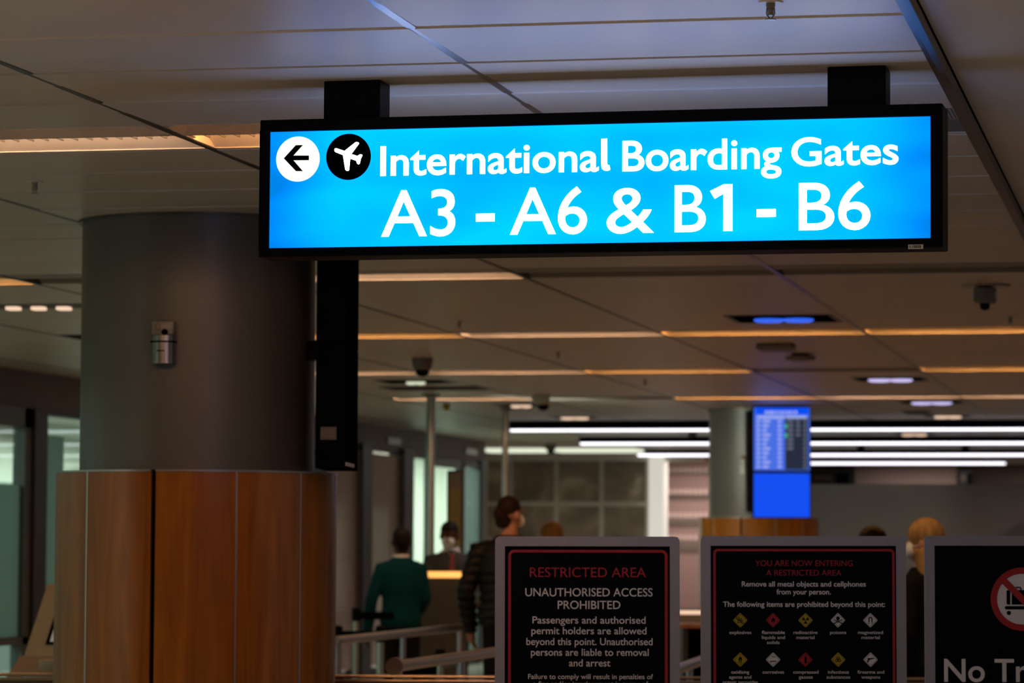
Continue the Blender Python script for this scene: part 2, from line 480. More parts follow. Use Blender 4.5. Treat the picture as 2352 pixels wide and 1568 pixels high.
def window(y0, y1, z0=0.12, z1=2.60, frame=0.05, fm='mullion', pane=True, mids=()):
    global win
    win += 1
    bm = bmesh.new()
    box(bm, WX - 0.08, WX + 0.02, y0, y0 + frame, z0, z1); box(bm, WX - 0.08, WX + 0.02, y1 - frame, y1, z0, z1)
    box(bm, WX - 0.08, WX + 0.02, y0, y1, z1 - frame, z1); box(bm, WX - 0.08, WX + 0.02, y0, y1, z0, z0 + frame)
    for z in mids: box(bm, WX - 0.08, WX + 0.02, y0, y1, z - 0.03, z + 0.03)
    w = struct('window_%d' % win, bm, M[fm])
    if pane: obj('window_pane', B(WX - 0.035, WX - 0.025, y0 + frame, y1 - frame, z0 + frame, z1 - frame), M['glass'], w)
    return w


y = 8.0
while y < 21.9:
    window(y, y + 2.0); y += 2.0
w = window(22.0, wy(68), mids=(0.74,), frame=0.16, fm='mullion_grey')
obj('frosted_band', B(WX - 0.024, WX - 0.018, 22.16, wy(68) - 0.16, 0.77, 1.98), M['frosted'], w)
struct('wall_left_post', B(WX - 0.14, WX + 0.05, wy(68), wy(97), 0, 2.60), M['mullion'])
w = window(wy(97), 28.2, frame=0.04)
obj('frosted_band', B(WX - 0.024, WX - 0.018, wy(97) + 0.04, wy(152), 0.6, 2.4), M['frosted'], w)
for a, b in ((28.2, 30.4), (30.4, 32.6), (32.6, 34.0)): window(a, b)
struct('wall_left_far_post', B(WX - 0.14, WX + 0.06, wy(823), wy(845), 0, 2.66), M['mullion'])
struct('wall_left_dark_post', B(WX - 0.14, WX + 0.06, wy(919), wy(941), 0, 2.66), M['mullion'])
window(wy(941), wy(990), frame=0.03, fm='mullion_grey')
window(wy(990), wy(1063), frame=0.10, fm='mullion_grey')
window(wy(1063), wy(1100), frame=0.06, fm='mullion_grey')
struct('wall_left_end_post', B(WX - 0.2, WX + 0.04, wy(1100), 42.4, 0, 2.64), M['mullion_grey'])
# the bright rooms behind the glass
struct('wall_glass_room', B(-14.2, -14.0, 6, 42.4, 2.25, 3.1), M['pale_wall'])
struct('wall_glass_room_lower', B(-14.2, -13.9, 6, 42.4, 0, 2.25), M['teal_wall'])
struct('wall_glass_room_end', B(-14.2, WX - 0.2, 42.3, 42.5, 0, 3.1), M['pale_wall'])
struct('wall_glass_room_start', B(-14.2, WX - 0.12, 6, 6.2, 0, 3.1), M['pale_wall'])

# the end of the hall: marble tiles, lit pillar, shop wall, grey partition, far wall
bm = B(-11.2, -7.79, 47.5, 47.7, 0, 2.78)
struct('wall_back', bm, M['marble'])
bm = bmesh.new()
for px in (1174, 1278, 1382, 1488):
    x = on_y(px, 1157, 47.5).x; box(bm, x - 0.03, x + 0.03, 47.485, 47.52, 0, 2.78)
for z in (0.85, 1.50, 2.147): box(bm, -11.2, -7.79, 47.488, 47.52, z - 0.03, z + 0.03)
struct('trim_11', bm, M['grout'])
struct('wall_back_soffit', B(-11.2, -7.0, 47.45, 47.75, 2.78, CEIL), M['pale_wall'])
struct('wall_back_left', B(-11.4, -11.2, 42.5, 47.7, 0, CEIL), M['far_wall'])
struct('wall_pillar', B(on_y(1490, 1100, 47.3).x, on_y(1523, 1100, 47.3).x, 47.3, 47.75, 0, CEIL), M['pillar_lit'])
struct('wall_shop', B(-8.3, -6.2, 49.6, 49.8, 0, CEIL), M['pinkish'])
struct('wall_shop_side', B(-6.3, -6.1, 47.0, 49.8, 0, CEIL), M['far_wall'])
struct('wall_far', B(-6.2, 6.6, 54.2, 54.4, 0, 3.1), M['far_wall'])
struct('wall_partition', B(on_y(1845, 1108, 38).x, 6.5, 38, 38.12, 0, 2.255), M['partition'])

# ------------------------------------------------------------------ lettering


def raw_text(body, offset=0.0, extrude=0.0, spacing=1.0):
    cu = bpy.data.curves.new('lettering', 'FONT'); cu.body = body; cu.offset = offset; cu.extrude = extrude
    cu.resolution_u = 6; cu.space_character = spacing
    o = bpy.data.objects.new('lettering', cu); C.objects.link(o)
    bpy.context.view_layer.update()
    dg = bpy.context.evaluated_depsgraph_get()
    me = bpy.data.meshes.new_from_object(o.evaluated_get(dg))
    bm = bmesh.new(); bm.from_mesh(me)
    bpy.data.objects.remove(o); bpy.data.curves.remove(cu); bpy.data.meshes.remove(me)
    return bm


_h = raw_text('H'); CAP = max(v.co.y for v in _h.verts) - min(v.co.y for v in _h.verts); _h.free()


def text_into(bm, body, x0, x1, base, cap, y=-0.001, thick=0.001, offset=0.0, spacing=1.0):
    """set one word or line between x0 and x1 (local x), capitals CAP high, standing on BASE (local z)"""
    t = raw_text(body, offset, 0.01, spacing)
    xs = [v.co.x for v in t.verts]; a, b = min(xs), max(xs)
    sx = (x1 - x0) / (b - a); sz = cap / CAP
    for v in t.verts:
        v.co = Vector((x0 + (v.co.x - a) * sx, y - thick * (0.5 + v.co.z / 0.02), base + (v.co.y + offset * 0) * sz))
    me = bpy.data.meshes.new('tmp'); t.to_mesh(me); t.free(); bm.from_mesh(me); bpy.data.meshes.remove(me)
    return bm


class Face:
    """an upright plane in the scene: origin at its lower left, local x along the plane, local z up"""

    def __init__(self, o, rotz, roll=0.0):
        self.m = Matrix.Translation(o) @ Matrix.Rotation(rotz, 4, 'Z') @ Matrix.Rotation(-roll, 4, 'Y'); self.inv = self.m.inverted()

    def __call__(self, px, py):
        o = self.inv @ EYE; d = self.inv.to_3x3() @ ray(px, py); t = -o.y / d.y
        p = o + d * t; return p.x, p.z


# ------------------------------------------------------------------ hanging lightbox sign
SW, SH, SD = 2.0485, 0.4144, 0.147
S_ROT, S_ROLL = -0.0291, -0.0017
s_top = Matrix.Rotation(S_ROT, 4, 'Z') @ Matrix.Rotation(-S_ROLL, 4, 'Y')
s_org = Vector((-2.7310, 9.4113, 2.7801)) - s_top @ Vector((0, 0, SH))
sign = thing('hanging_sign', 'long blue lit hanging sign with white lettering below the ceiling', 'sign', s_org)
sign.rotation_euler = (0, -S_ROLL, S_ROT)
sf = Face(s_org, S_ROT, S_ROLL)
ml, mr_, mt, mb = 0.0317, 0.0351, 0.0364, 0.0274
bm = bmesh.new()
box(bm, 0, SW, 0, SD, SH - mt, SH, 0.004); box(bm, 0, SW, 0, SD, 0, mb, 0.004)
box(bm, 0, ml, 0.0005, SD - 0.0005, mb - 0.004, SH - mt + 0.004); box(bm, SW - mr_, SW, 0.0005, SD - 0.0005, mb - 0.004, SH - mt + 0.004)
obj('sign_housing', bm, M['black'], sign)
front = obj('sign_panel', B(ml - 0.004, SW - mr_ + 0.004, 0.008, 0.03, mb - 0.004, SH - mt + 0.004), M['sign_blue'], sign, label='blue lit front panel')
back = obj('sign_panel', B(ml - 0.004, SW - mr_ + 0.004, SD - 0.03, SD - 0.008, mb - 0.004, SH - mt + 0.004), M['sign_blue'], sign, label='blue lit back panel')
LY = 0.0075


def word(bm, body, px0, px1, by0, by1, cap_px, off):
    """BY0, BY1: pixel rows of the baseline at the word's two ends"""
    x0, z0 = sf(px0, by0); x1, z1 = sf(px1, by1)
    cap = sf(px0, by0 - cap_px)[1] - z0
    text_into(bm, body, x0, x1, (z0 + z1) / 2, cap, y=LY, thick=0.0015, offset=off)


def px_poly(pts):
    return [sf(*p) for p in pts]


bm = bmesh.new()
OFF = 0.013
word(bm, 'Internationa', 872, 1374, 400.5, 393.5, 65.5, OFF)
# the l, with its little curved tail
lt = px_poly([(1380, 318), (1393.5, 317.5), (1393.5, 374), (1394.5, 378), (1399, 379), (1400.5, 389), (1395, 391.5), (1387, 391), (1381.5, 387), (1380, 379)])
plate(bm, lt, LY - 0.0015, LY)
word(bm, 'Boarding', 1428.5, 1794, 391, 385, 67.5, OFF)
word(bm, 'Gates', 1817, 2063, 379.5, 375.5, 63, OFF)
line1 = obj('lettering', bm, M['letter'], sign)
bm = bmesh.new()
word(bm, 'A3', 874, 1044, 542, 540, 104, 0.005)
plate(bm, px_poly([(1092, 490), (1135, 489.3), (1135, 507.6), (1092, 508.3)]), LY - 0.0015, LY)
word(bm, 'A6', 1170, 1347, 537.5, 535, 105, 0.005)
word(bm, '&', 1392, 1501, 534, 533.5, 104, 0.005)
word(bm, 'B', 1548.5, 1620, 531.5, 531, 106, 0.005)
plate(bm, px_poly([(1630, 438), (1661.5, 422.5), (1681.5, 422), (1681.5, 529.5), (1660.5, 530), (1660.5, 444), (1640.5, 456)]), LY - 0.0015, LY)
plate(bm, px_poly([(1737, 480), (1781, 479), (1781, 497), (1737, 498)]), LY - 0.0015, LY)
word(bm, 'B6', 1834, 1998.5, 527.5, 525, 107, 0.005)
line2 = obj('lettering', bm, M['letter'], sign)
# arrow roundel
cx, cz = sf(682.7, 364.5); ex = sf(732.7, 364.5)[0] - cx
bm = plate(bmesh.new(), circle(cx, cz, ex, 48), LY - 0.0015, LY)
roundel = obj('arrow_roundel', bm, M['letter_warm'], sign)


def crop_pts(pts, sc=2.94):
    return px_poly([(580 + x / sc, 140 + y / sc) for x, y in pts])


bm = plate(bmesh.new(), crop_pts([(208, 656), (289, 567), (336, 566), (272, 637), (377, 637), (377, 668), (273, 669), (336, 742), (290, 742)]), LY - 0.003, LY - 0.0016)
obj('arrow_symbol', bm, M['black_matt'], roundel, label='black left arrow')
cx, cz = sf(799, 359.4); ex = sf(850.4, 359.4)[0] - cx
bm = plate(bmesh.new(), circle(cx, cz, ex, 48), LY - 0.0015, LY)
roundel2 = obj('aircraft_roundel', bm, M['black_matt'], sign)
air = [(550, 594), (556, 588), (566, 588), (618, 606), (690, 549), (700, 545), (713, 549), (716, 556), (664, 627), (706, 640), (721, 629), (734, 629), (739, 636),
       (728, 658), (721, 692), (711, 697), (703, 690), (697, 672), (656, 658), (649, 735), (642, 741), (630, 739), (623, 731), (610, 648), (608, 634), (560, 615), (551, 607)]
obj('aircraft_symbol', plate(bmesh.new(), crop_pts(air), LY - 0.003, LY - 0.0016), M['letter'], roundel2, label='white aeroplane')
# the same artwork on the back
for src in (line1, line2, roundel, roundel2):
    c = src.copy(); C.objects.link(c); c.parent = sign; c.location = (SW, SD, 0); c.rotation_euler = (0, 0, math.pi)
    for g_ in list(src.children):
        d = g_.copy(); C.objects.link(d); d.parent = c
# inventory sticker
x0, z0 = sf(2086, 572); x1, z1 = sf(2120.5, 561)
st = obj('barcode_sticker', B(x0, x1, -0.0012, 0.0006, z0, z1), M['white_paint'], sign)
bm = bmesh.new(); text_into(bm, 'A 3', x0 + 0.003, x0 + 0.013, z0 + 0.004, (z1 - z0) * 0.5, y=-0.0013, thick=0.0004)
xx = x0 + 0.016
for k in range(9):
    wv = random.choice([0.0008, 0.0013, 0.0018]); box(bm, xx, xx + wv, -0.0019, -0.0013, z0 + 0.0035, z1 - 0.002); xx += wv + 0.0012
obj('barcode_print', bm, M['black_matt'], st)
# two ceiling hangers
for px0, px1 in ((740, 868.5), (1892.5, 2026)):
    x0 = sf(px0, 250)[0]; x1 = sf(px1, 250)[0]
    s_ = 1.0075
    hb = B(x0 * s_ - 0.008, x1 * s_ - 0.008, 0.035, 0.035 + 0.115, SH - 0.006, CEIL - s_org.z - 0.001, 0.004)
    obj('hanger_bracket', hb, M['black'], sign)

# ------------------------------------------------------------------ notice boards on stands
BD = 11.5


def board(name_label, cat, tl, tr, depth, roll, height=0.93):
    p0, p1 = at(*tl, depth), at(*tr, depth)
    w = (Vector((p1.x, p1.y, 0)) - Vector((p0.x, p0.y, 0))).length
    top = (p0.z + p1.z) / 2
    t = thing('notice_board', name_label, cat, Vector((p0.x, p0.y, 0)), YAW)
    face_local = Matrix.Translation((0, 0, top - height)) @ Matrix.Rotation(-roll, 4, 'Y')
    # lean: the board turns a little about its lower left corner
    F_ = Face(Vector((p0.x, p0.y, top - height)), YAW, roll)
    return t, F_, w, height, face_local


def in_board(o, t, fl):
    o.parent = t; o.matrix_local = fl
    return o


def board_body(t, fl, w, h, fw_, r):
    bm = ring_plate(bmesh.new(), rrect(0, w, 0, h, r, 6), rrect(fw_, w - fw_, fw_, h - fw_, 0.0015, 6), 0, 0.022)
    in_board(obj('board_frame', bm, M['board_frame'], t), t, fl)
    in_board(obj('board_panel', B(fw_ - 0.004, w - fw_ + 0.004, 0.006, 0.018, fw_ - 0.004, h - fw_ + 0.004), M['board_face'], t), t, fl)
    zt = fl.translation.z
    obj('post', tube(bmesh.new(), [(w / 2, 0.045, 0.03), (w / 2, 0.045, zt + h * 0.6)], 0.022, 16), M['steel'], t, True)
    obj('base', lathe(bmesh.new(), [(0.0, 0), (0.20, 0), (0.20, 0.012), (0.05, 0.035), (0.0, 0.035)], (w / 2, 0.045, 0)), M['steel'], t, True)


def board_line(bm, F_, body, px0, px1, base, cap, off=0.004):
    x0, z0 = F_(px0, base); x1, z1 = F_(px1, base)
    text_into(bm, body, x0, x1, (z0 + z1) / 2, F_(px0, base - cap)[1] - z0, y=0.0055, thick=0.0012, offset=off)


# board 1
t1, F1, w1, h1, fl1 = board('black board headed RESTRICTED AREA in grey frame, beside the tall man in black', 'notice board', (1139, 1232), (1563, 1232.5), BD, 0.003)
board_body(t1, fl1, w1, h1, 0.0345, 0.017)
x0, z1_ = F1(1167.5, 1262); x1 = F1(1533.5, 1262)[0]
bm = ring_plate(bmesh.new(), rrect(x0, x1, 0.05, z1_, 0.021, 8), rrect(x0 + 0.0095, x1 - 0.0095, 0.0595, z1_ - 0.0095, 0.0125, 8), 0.0045, 0.0062)
in_board(obj('red_border', bm, M['red_print'], t1), t1, fl1)
bm = bmesh.new(); board_line(bm, F1, 'RESTRICTED AREA', 1217, 1484, 1325, 22, 0.0)
in_board(obj('lettering', bm, M['red_print'], t1, label='red heading'), t1, fl1)
for body, a, b, base, cap, off in (('UNAUTHORISED ACCESS', 1206.5, 1499, 1369, 18.5, 0.004), ('PROHIBITED', 1281, 1425, 1398, 18.5, 0.004),
                                   ('Passengers and authorised', 1223, 1483, 1431.5, 16, 0.006), ('permit holders are allowed', 1220.5, 1485, 1456, 16, 0.006),
                                   ('beyond this point. Unauthorised', 1209, 1499, 1481, 16, 0.006), ('persons are liable to removal', 1219.5, 1490, 1505.5, 16, 0.006),
                                   ('and arrest', 1307, 1402, 1530, 16, 0.006), ('Failure to comply will result in penalties of', 1213, 1500, 1559, 11, 0.005),
                                   ('a fine and/or imprisonment in terms of', 1225, 1489, 1575.5, 11, 0.005)):
    bm = bmesh.new(); board_line(bm, F1, body, a, b, base, cap, off)
    in_board(obj('lettering', bm, M['white_paint'], t1), t1, fl1)

# board 2
t2, F2, w2, h2, fl2 = board('black board with rows of hazard diamonds in a grey frame', 'notice board', (1612, 1232), (2083, 1231), BD, 0.004)
board_body(t2, fl2, w2, h2, 0.0345, 0.017)
x0, z1_ = F2(1638.5, 1260); x1 = F2(2055, 1260)[0]
bm = ring_plate(bmesh.new(), rrect(x0, x1, 0.05, z1_, 0.016, 8), rrect(x0 + 0.0085, x1 - 0.0085, 0.0585, z1_ - 0.0085, 0.0085, 8), 0.0045, 0.0062)
in_board(obj('red_border', bm, M['red_print'], t2), t2, fl2)
for body, a, b, base, cap in (('YOU ARE NOW ENTERING', 1735, 1959, 1299.5, 13), ('A RESTRICTED AREA', 1760, 1933, 1321.5, 13)):
    bm = bmesh.new(); board_line(bm, F2, body, a, b, base, cap, -0.004)
    in_board(obj('lettering', bm, M['red_print'], t2, label='red heading'), t2, fl2)
for body, a, b, base, cap, off in (('Remove all metal objects and cellphones', 1704, 1989, 1346.5, 11.5, 0.010), ('from your person.', 1784, 1908.5, 1364.5, 11.5, 0.010),
                                   ('The following items are prohibited beyond this point:', 1661, 2033, 1393, 11.5, 0.010),
                                   ('explosives', 1675.5, 1726, 1455.5, 7.2, 0.006), ('flammable', 1750, 1803, 1455.5, 7.2, 0.006), ('liquids and', 1750, 1803, 1467, 7.2, 0.006), ('solids', 1762, 1791, 1478.5, 7.2, 0.006),
                                   ('radioactive', 1823, 1878, 1455.5, 7.2, 0.006), ('material', 1829.5, 1871, 1467, 7.2, 0.006), ('poisons', 1907, 1944, 1455.5, 7.2, 0.006),
                                   ('magnetized', 1971, 2028.5, 1455.5, 7.2, 0.006), ('material', 1979, 2021, 1467, 7.2, 0.006),
                                   ('oxidising', 1680, 1721, 1546.5, 7.2, 0.006), ('agents and', 1675, 1726, 1558, 7.2, 0.006), ('organic peroxides', 1660, 1741, 1569.5, 7.2, 0.006),
                                   ('corrosives', 1752, 1801, 1546.5, 7.2, 0.006), ('compressed', 1822, 1880, 1546.5, 7.2, 0.006), ('gasses', 1835, 1867, 1558, 7.2, 0.006),
                                   ('infectious', 1902, 1950, 1546.5, 7.2, 0.006), ('substances', 1899, 1953, 1558, 7.2, 0.006), ('firearms and', 1970, 2031.5, 1546.5, 7.2, 0.006), ('weapons', 1979, 2022, 1558, 7.2, 0.006)):
    bm = bmesh.new(); board_line(bm, F2, body, a, b, base, cap, off)
    in_board(obj('lettering', bm, M['white_paint'], t2), t2, fl2)

UNIT = 0.0245       # half diagonal of a diamond


def diamond(r):
    k = 0.14 * r
    return [(r, 0), (r - k * .3, k * .7), (k * .7, r - k * .3), (0, r), (-k * .7, r - k * .3), (-r + k * .3, k * .7), (-r, 0), (-r + k * .3, -k * .7), (-k * .7, -r + k * .3), (0, -r), (k * .7, -r + k * .3), (r - k * .3, -k * .7)]


def icon(kind):
    """black pictogram inside a diamond of half diagonal 1"""
    bm = bmesh.new(); Y = (0.0030, 0.0042)

    def P(pts): plate(bm, [(x * UNIT, z * UNIT) for x, z in pts], *Y)

    def bar(x0, z0, x1, z1, w):
        d = Vector((x1 - x0, z1 - z0)).normalized() * w / 2
        P([(x0 - d.y, z0 + d.x), (x0 + d.y, z0 - d.x), (x1 + d.y, z1 - d.x), (x1 - d.y, z1 + d.x)])
    if kind == 'explosive':
        P(circle(-0.28, -0.30, 0.12, 12))
        for k in range(9):
            a = math.radians(-8 + 15 * k); r0, r1 = 0.28, 0.72 if k % 2 else 0.86
            bar(-0.28 + r0 * math.cos(a), -0.34 + r0 * math.sin(a), -0.28 + r1 * math.cos(a), -0.34 + r1 * math.sin(a), 0.07)
    elif kind in ('flame', 'flame_ring'):
        s, dz = (1.0, 0.0) if kind == 'flame' else (0.9, 0.12)
        P([(x * s, z * s + dz) for x, z in ((0.0, 0.5), (0.1, 0.2), (0.2, 0.28), (0.28, -0.05), (0.2, -0.32), (0.06, -0.38), (0.1, -0.15), (-0.02, 0.0), (-0.1, -0.2), (-0.08, -0.38), (-0.24, -0.28), (-0.28, 0.0), (-0.12, 0.2))])
        if kind == 'flame_ring': ring_plate(bm, [(x * UNIT, z * UNIT) for x, z in circle(0, -0.28, 0.22, 20)], [(x * UNIT, z * UNIT) for x, z in circle(0, -0.28, 0.15, 20)], *Y)
    elif kind == 'radiation':
        P(circle(0, 0, 0.09, 12))
        for a0 in (0, 120, 240):
            pts = [(0.16 * math.cos(math.radians(a0 + d)), 0.16 * math.sin(math.radians(a0 + d))) for d in (0, 30, 60)]
            pts += [(0.50 * math.cos(math.radians(a0 + d)), 0.50 * math.sin(math.radians(a0 + d))) for d in (60, 45, 30, 15, 0)]
            P(pts)
    elif kind == 'skull':
        P([(-0.26, 0.2), (-0.24, 0.42), (-0.1, 0.54), (0.1, 0.54), (0.24, 0.42), (0.26, 0.2), (0.14, 0.08), (0.12, -0.06), (-0.12, -0.06), (-0.14, 0.08)])
        bar(-0.5, 0.02, 0.5, -0.42, 0.12); bar(0.5, 0.02, -0.5, -0.42, 0.12)
        for x, z in ((-0.5, 0.02), (0.5, 0.02), (-0.5, -0.42), (0.5, -0.42)): P(circle(x, z, 0.10, 10))
    elif kind == 'magnet':
        out = [(-0.30, -0.32)] + [(0.30 * math.cos(math.radians(a)), 0.2 + 0.30 * math.sin(math.radians(a))) for a in range(180, -1, -20)] + [(0.30, -0.32)]
        inn = [(0.14, -0.32)] + [(0.14 * math.cos(math.radians(a)), 0.2 + 0.14 * math.sin(math.radians(a))) for a in range(0, 181, 20)] + [(-0.14, -0.32)]
        P(out + inn)
        P([(-0.3, -0.38), (-0.14, -0.38), (-0.14, -0.48), (-0.3, -0.48)]); P([(0.14, -0.38), (0.3, -0.38), (0.3, -0.48), (0.14, -0.48)])
    elif kind == 'corrosive':
        P([(-0.25, 0.42), (0.25, 0.30), (0.34, 0.40), (-0.18, 0.52)]); P(circle(-0.28, 0.18, 0.06, 8))
        P([(-0.45, -0.18), (0.42, -0.14), (0.48, -0.28), (-0.48, -0.32)])
    elif kind == 'cylinder':
        P([(-0.16, -0.5), (0.16, -0.5), (0.16, 0.25), (0.06, 0.4), (0.06, 0.54), (-0.06, 0.54), (-0.06, 0.4), (-0.16, 0.25)])
    elif kind == 'biohazard':
        for a0 in (90, 210, 330):
            c = (0.24 * math.cos(math.radians(a0)), 0.24 * math.sin(math.radians(a0)))
            o_ = [(c[0] + 0.23 * math.cos(math.radians(a0 + d)), c[1] + 0.23 * math.sin(math.radians(a0 + d))) for d in range(-150, 151, 25)]
            i_ = [(c[0] + 0.13 * math.cos(math.radians(a0 + d)), c[1] + 0.13 * math.sin(math.radians(a0 + d))) for d in range(150, -151, -25)]
            P(o_ + i_)
        P(circle(0, 0, 0.12, 10))
    elif kind == 'gun':
        P([(-0.5, 0.22), (0.5, 0.26), (0.52, 0.12), (-0.05, 0.04), (-0.12, -0.10), (-0.26, -0.08), (-0.34, -0.42), (-0.52, -0.36), (-0.42, 0.0)])
    return bm


for px, py, pmat, kind, words_ in ((1700.5, 1424, 'yellow_print', 'explosive', 'yellow'), (1776, 1424, 'red_print', 'flame', 'red'), (1850.5, 1424, 'yellow_print', 'radiation', 'yellow'), (1925, 1424, 'white_paint', 'skull', 'white'), (1999.5, 1424, 'white_paint', 'magnet', 'white'),
                           (1700.5, 1514.5, 'yellow_print', 'flame_ring', 'yellow'), (1776, 1514.5, 'white_paint', 'corrosive', 'white'), (1850.5, 1514.5, 'red_print', 'cylinder', 'red'), (1925.5, 1514.5, 'yellow_print', 'biohazard', 'yellow'), (2000, 1514.5, 'white_paint', 'gun', 'white')):
    cx, cz = F2(px, py)
    p = in_board(obj('hazard_diamond', plate(bmesh.new(), [(x, z) for x, z in diamond(UNIT)], 0.0045, 0.0062), M[pmat], t2, label=words_ + ' hazard diamond'), t2, fl2 @ Matrix.Translation((cx, 0, cz)))
    sy = obj('symbol', icon(kind), M['black_matt'], p)
    ln = ring_plate(bmesh.new(), diamond(UNIT * 0.86), diamond(UNIT * 0.80), 0.0040, 0.0046)
    obj('outline', ln, M['black_matt'], p)

# board 3, cut by the right edge of the frame
t3, F3, w3, h3, fl3 = board('black board with a crossed-out luggage trolley in grey frame', 'notice board', (2125.5, 1231), (2571, 1231), BD, 0.003)
board_body(t3, fl3, w3, h3, 0.0345, 0.012)
cx, cz = F3(2348.5, 1375.5); R_ = F3(2421, 1375.5)[0] - cx
in_board(obj('prohibition_disc', plate(bmesh.new(), circle(cx, cz, R_ * 0.83, 48), 0.0048, 0.0062), M['white_paint'], t3), t3, fl3)
bm = ring_plate(bmesh.new(), circle(cx, cz, R_, 64), circle(cx, cz, R_ * 0.80, 64), 0.0036, 0.0062)
d = Vector((1, -1)).normalized(); n_ = Vector((1, 1)).normalized() * R_ * 0.105; a_ = -d * R_ * 0.88; b_ = d * R_ * 0.88
plate(bm, [(cx + v.x, cz + v.y) for v in (a_ + n_, a_ - n_, b_ - n_, b_ + n_)], 0.0022, 0.0046)
in_board(obj('prohibition_ring', bm, M['red_print'], t3), t3, fl3)
bm = bmesh.new()


def p3(pts, y0=0.0034, y1=0.0047): plate(bm, [F3(2052 + x / 4.04, 1180 + y / 4.04) for x, y in pts], y0, y1)


p3([(1052, 715), (1062, 706), (1086, 706), (1086, 840), (1062, 840), (1052, 830)])
p3([(1100, 706), (1290, 706), (1290, 840), (1100, 840)])
p3([(1304, 706), (1330, 706), (1340, 716), (1340, 830), (1330, 840), (1304, 840)])
for q in ([(1128, 706), (1128, 688), (1140, 676), (1180, 676), (1190, 688), (1190, 706), (1180, 706), (1180, 690), (1174, 686), (1146, 686), (1138, 692), (1138, 706)],):
    p3(q)
p3([(1040, 858), (1048, 855), (1392, 855), (1392, 885), (1048, 885), (1036, 878), (1036, 866)])
p3([(1376, 640), (1392, 640), (1392, 870), (1376, 870)])
for wx in (1073, 1330):
    p3([(wx + 20 * math.cos(math.radians(a)), 918 + 20 * math.sin(math.radians(a))) for a in range(0, -360, -20)])
in_board(obj('luggage_trolley_symbol', bm, M['black_matt'], t3), t3, fl3)
bm = bmesh.new(); board_line(bm, F3, 'No Trolleys', 2169, 2529, 1565, 51, 0.014)
in_board(obj('lettering', bm, M['white_paint'], t3), t3, fl3)

# ------------------------------------------------------------------ round columns
D2R = math.radians


def column(label, loc, gap_dirs, view_ang, cap=True):
    t = thing('round_column', label, 'column', loc)
    obj('shaft', lathe(bmesh.new(), [(0.505, 1.78), (0.505, CEIL)], seg=96), M['grey_paint'], t, True)
    obj('collar', lathe(bmesh.new(), [(0.506, CEIL - 0.012), (0.522, CEIL - 0.012), (0.522, CEIL - 0.001), (0.506, CEIL - 0.001)], seg=96), M['rail_dark'], t, True)
    seams = [-48.9, -17.2, 15.8, 46.0, 79.0, 111, 143, 175, 207, 239, 279.0]
    for i, a in enumerate(seams):
        b = seams[(i + 1) % len(seams)] + (360 if i == len(seams) - 1 else 0)
        ga = 0.95 if a == -17.2 else 0.35; gb = 0.95 if seams[(i + 1) % len(seams)] == -17.2 else 0.35
        bm = arc_slab(bmesh.new(), (0, 0), 0.585, 0.605, D2R(a + ga) + view_ang, D2R(b - gb) + view_ang, 0.10, 1.808, 14)
        obj('wood_panel', bm, M['wood'], t, True)
        if a == -17.2:
            obj('shadow_gap', arc_slab(bmesh.new(), (0, 0), 0.580, 0.590, D2R(a - 1.1) + view_ang, D2R(a + 1.1) + view_ang, 0.10, 1.815, 2), M['black_matt'], t)
        else:
            obj('seam_strip', arc_slab(bmesh.new(), (0, 0), 0.585, 0.607, D2R(a - 0.33) + view_ang, D2R(a + 0.33) + view_ang, 0.10, 1.808, 2), M['strip_metal'], t)
    bm = bmesh.new()
    for a in (-17.2,):
        arc_slab(bm, (0, 0), 0.50, 0.610, D2R(a + 0.9) + view_ang, D2R(a + 359.1) + view_ang, 1.808, 1.816, 96)
    obj('top_rim', bm, M['rail_grey'], t, True)
    obj('plinth', lathe(bmesh.new(), [(0.58, 0), (0.58, 0.10)], seg=64), M['rail_dark'], t, True)
    return t


COL1 = Vector((-4.205, 13.57, 0)); COL2 = Vector((-4.27, 32.95, 0))
column('big round column, grey above and clad in orange wood below, near the lit sign', COL1, None, math.atan2(-COL1.x, COL1.y))
column('distant round column, grey and wood, with the blue flight screens on it', COL2, None, math.atan2(-COL2.x, COL2.y))


# ------------------------------------------------------------------ little steel boxes on the columns
def sensor(label, px, py, depth, sc, rotz):
    p = at(px, py, depth)
    t = thing('wall_sensor', label, 'sensor', p, rotz)
    s = sc
    obj('bracket', B(-0.046 * s, 0.046 * s, -0.018, 0.05, 0.002, 0.060 * s, 0.006), M['sensor_grey'], t, True)
    bm = prism(bmesh.new(), [(0.001 + 0.046 * s * math.sin(D2R(a)), 0.002 - 0.032 * math.cos(D2R(a))) for a in range(-90, 91, 12)] + [(0.047 * s, 0.05), (-0.045 * s, 0.05)], -0.118 * s, 0.0)
    b = obj('canister', bm, M['steel_soft'], t, True)
    obj('maker_print', B(-0.022 * s, 0.012 * s, -0.0312, -0.0295, -0.068 * s, -0.063 * s), M['board_face'], b)
    obj('strap', B(-0.049 * s, 0.051 * s, -0.0325, 0.045, -0.030 * s, -0.024 * s), M['black_matt'], t)
    obj('lens', tube(bmesh.new(), [(0.010 * s, -0.030, 0.012 * s), (0.010 * s, 0.0, 0.012 * s)], 0.013 * s, 16), M['black_matt'], t, True)
    obj('button', ring_plate(bmesh.new(), rrect(-0.030 * s, -0.010 * s, 0.020 * s, 0.048 * s, 0.003), rrect(-0.026 * s, -0.014 * s, 0.024 * s, 0.044 * s, 0.002), -0.021, -0.017), M['rail_dark'], t)
    return t


M['sensor_grey'] = mat('sensor_plastic', (0.20, 0.185, 0.155), 0.35)
M['steel_soft'] = mat('satin_steel', (0.24, 0.23, 0.21), 0.3, 0.9)
sensor('small silver canister with a black strap fixed to the big grey column', 375, 770, 13.60, 1.0, math.atan2(-COL1.x, COL1.y) * 0 + D2R(8))
sensor('small pale sensor on the distant column left of the blue screens', 1711, 1058, 32.34, 1.05, D2R(8))

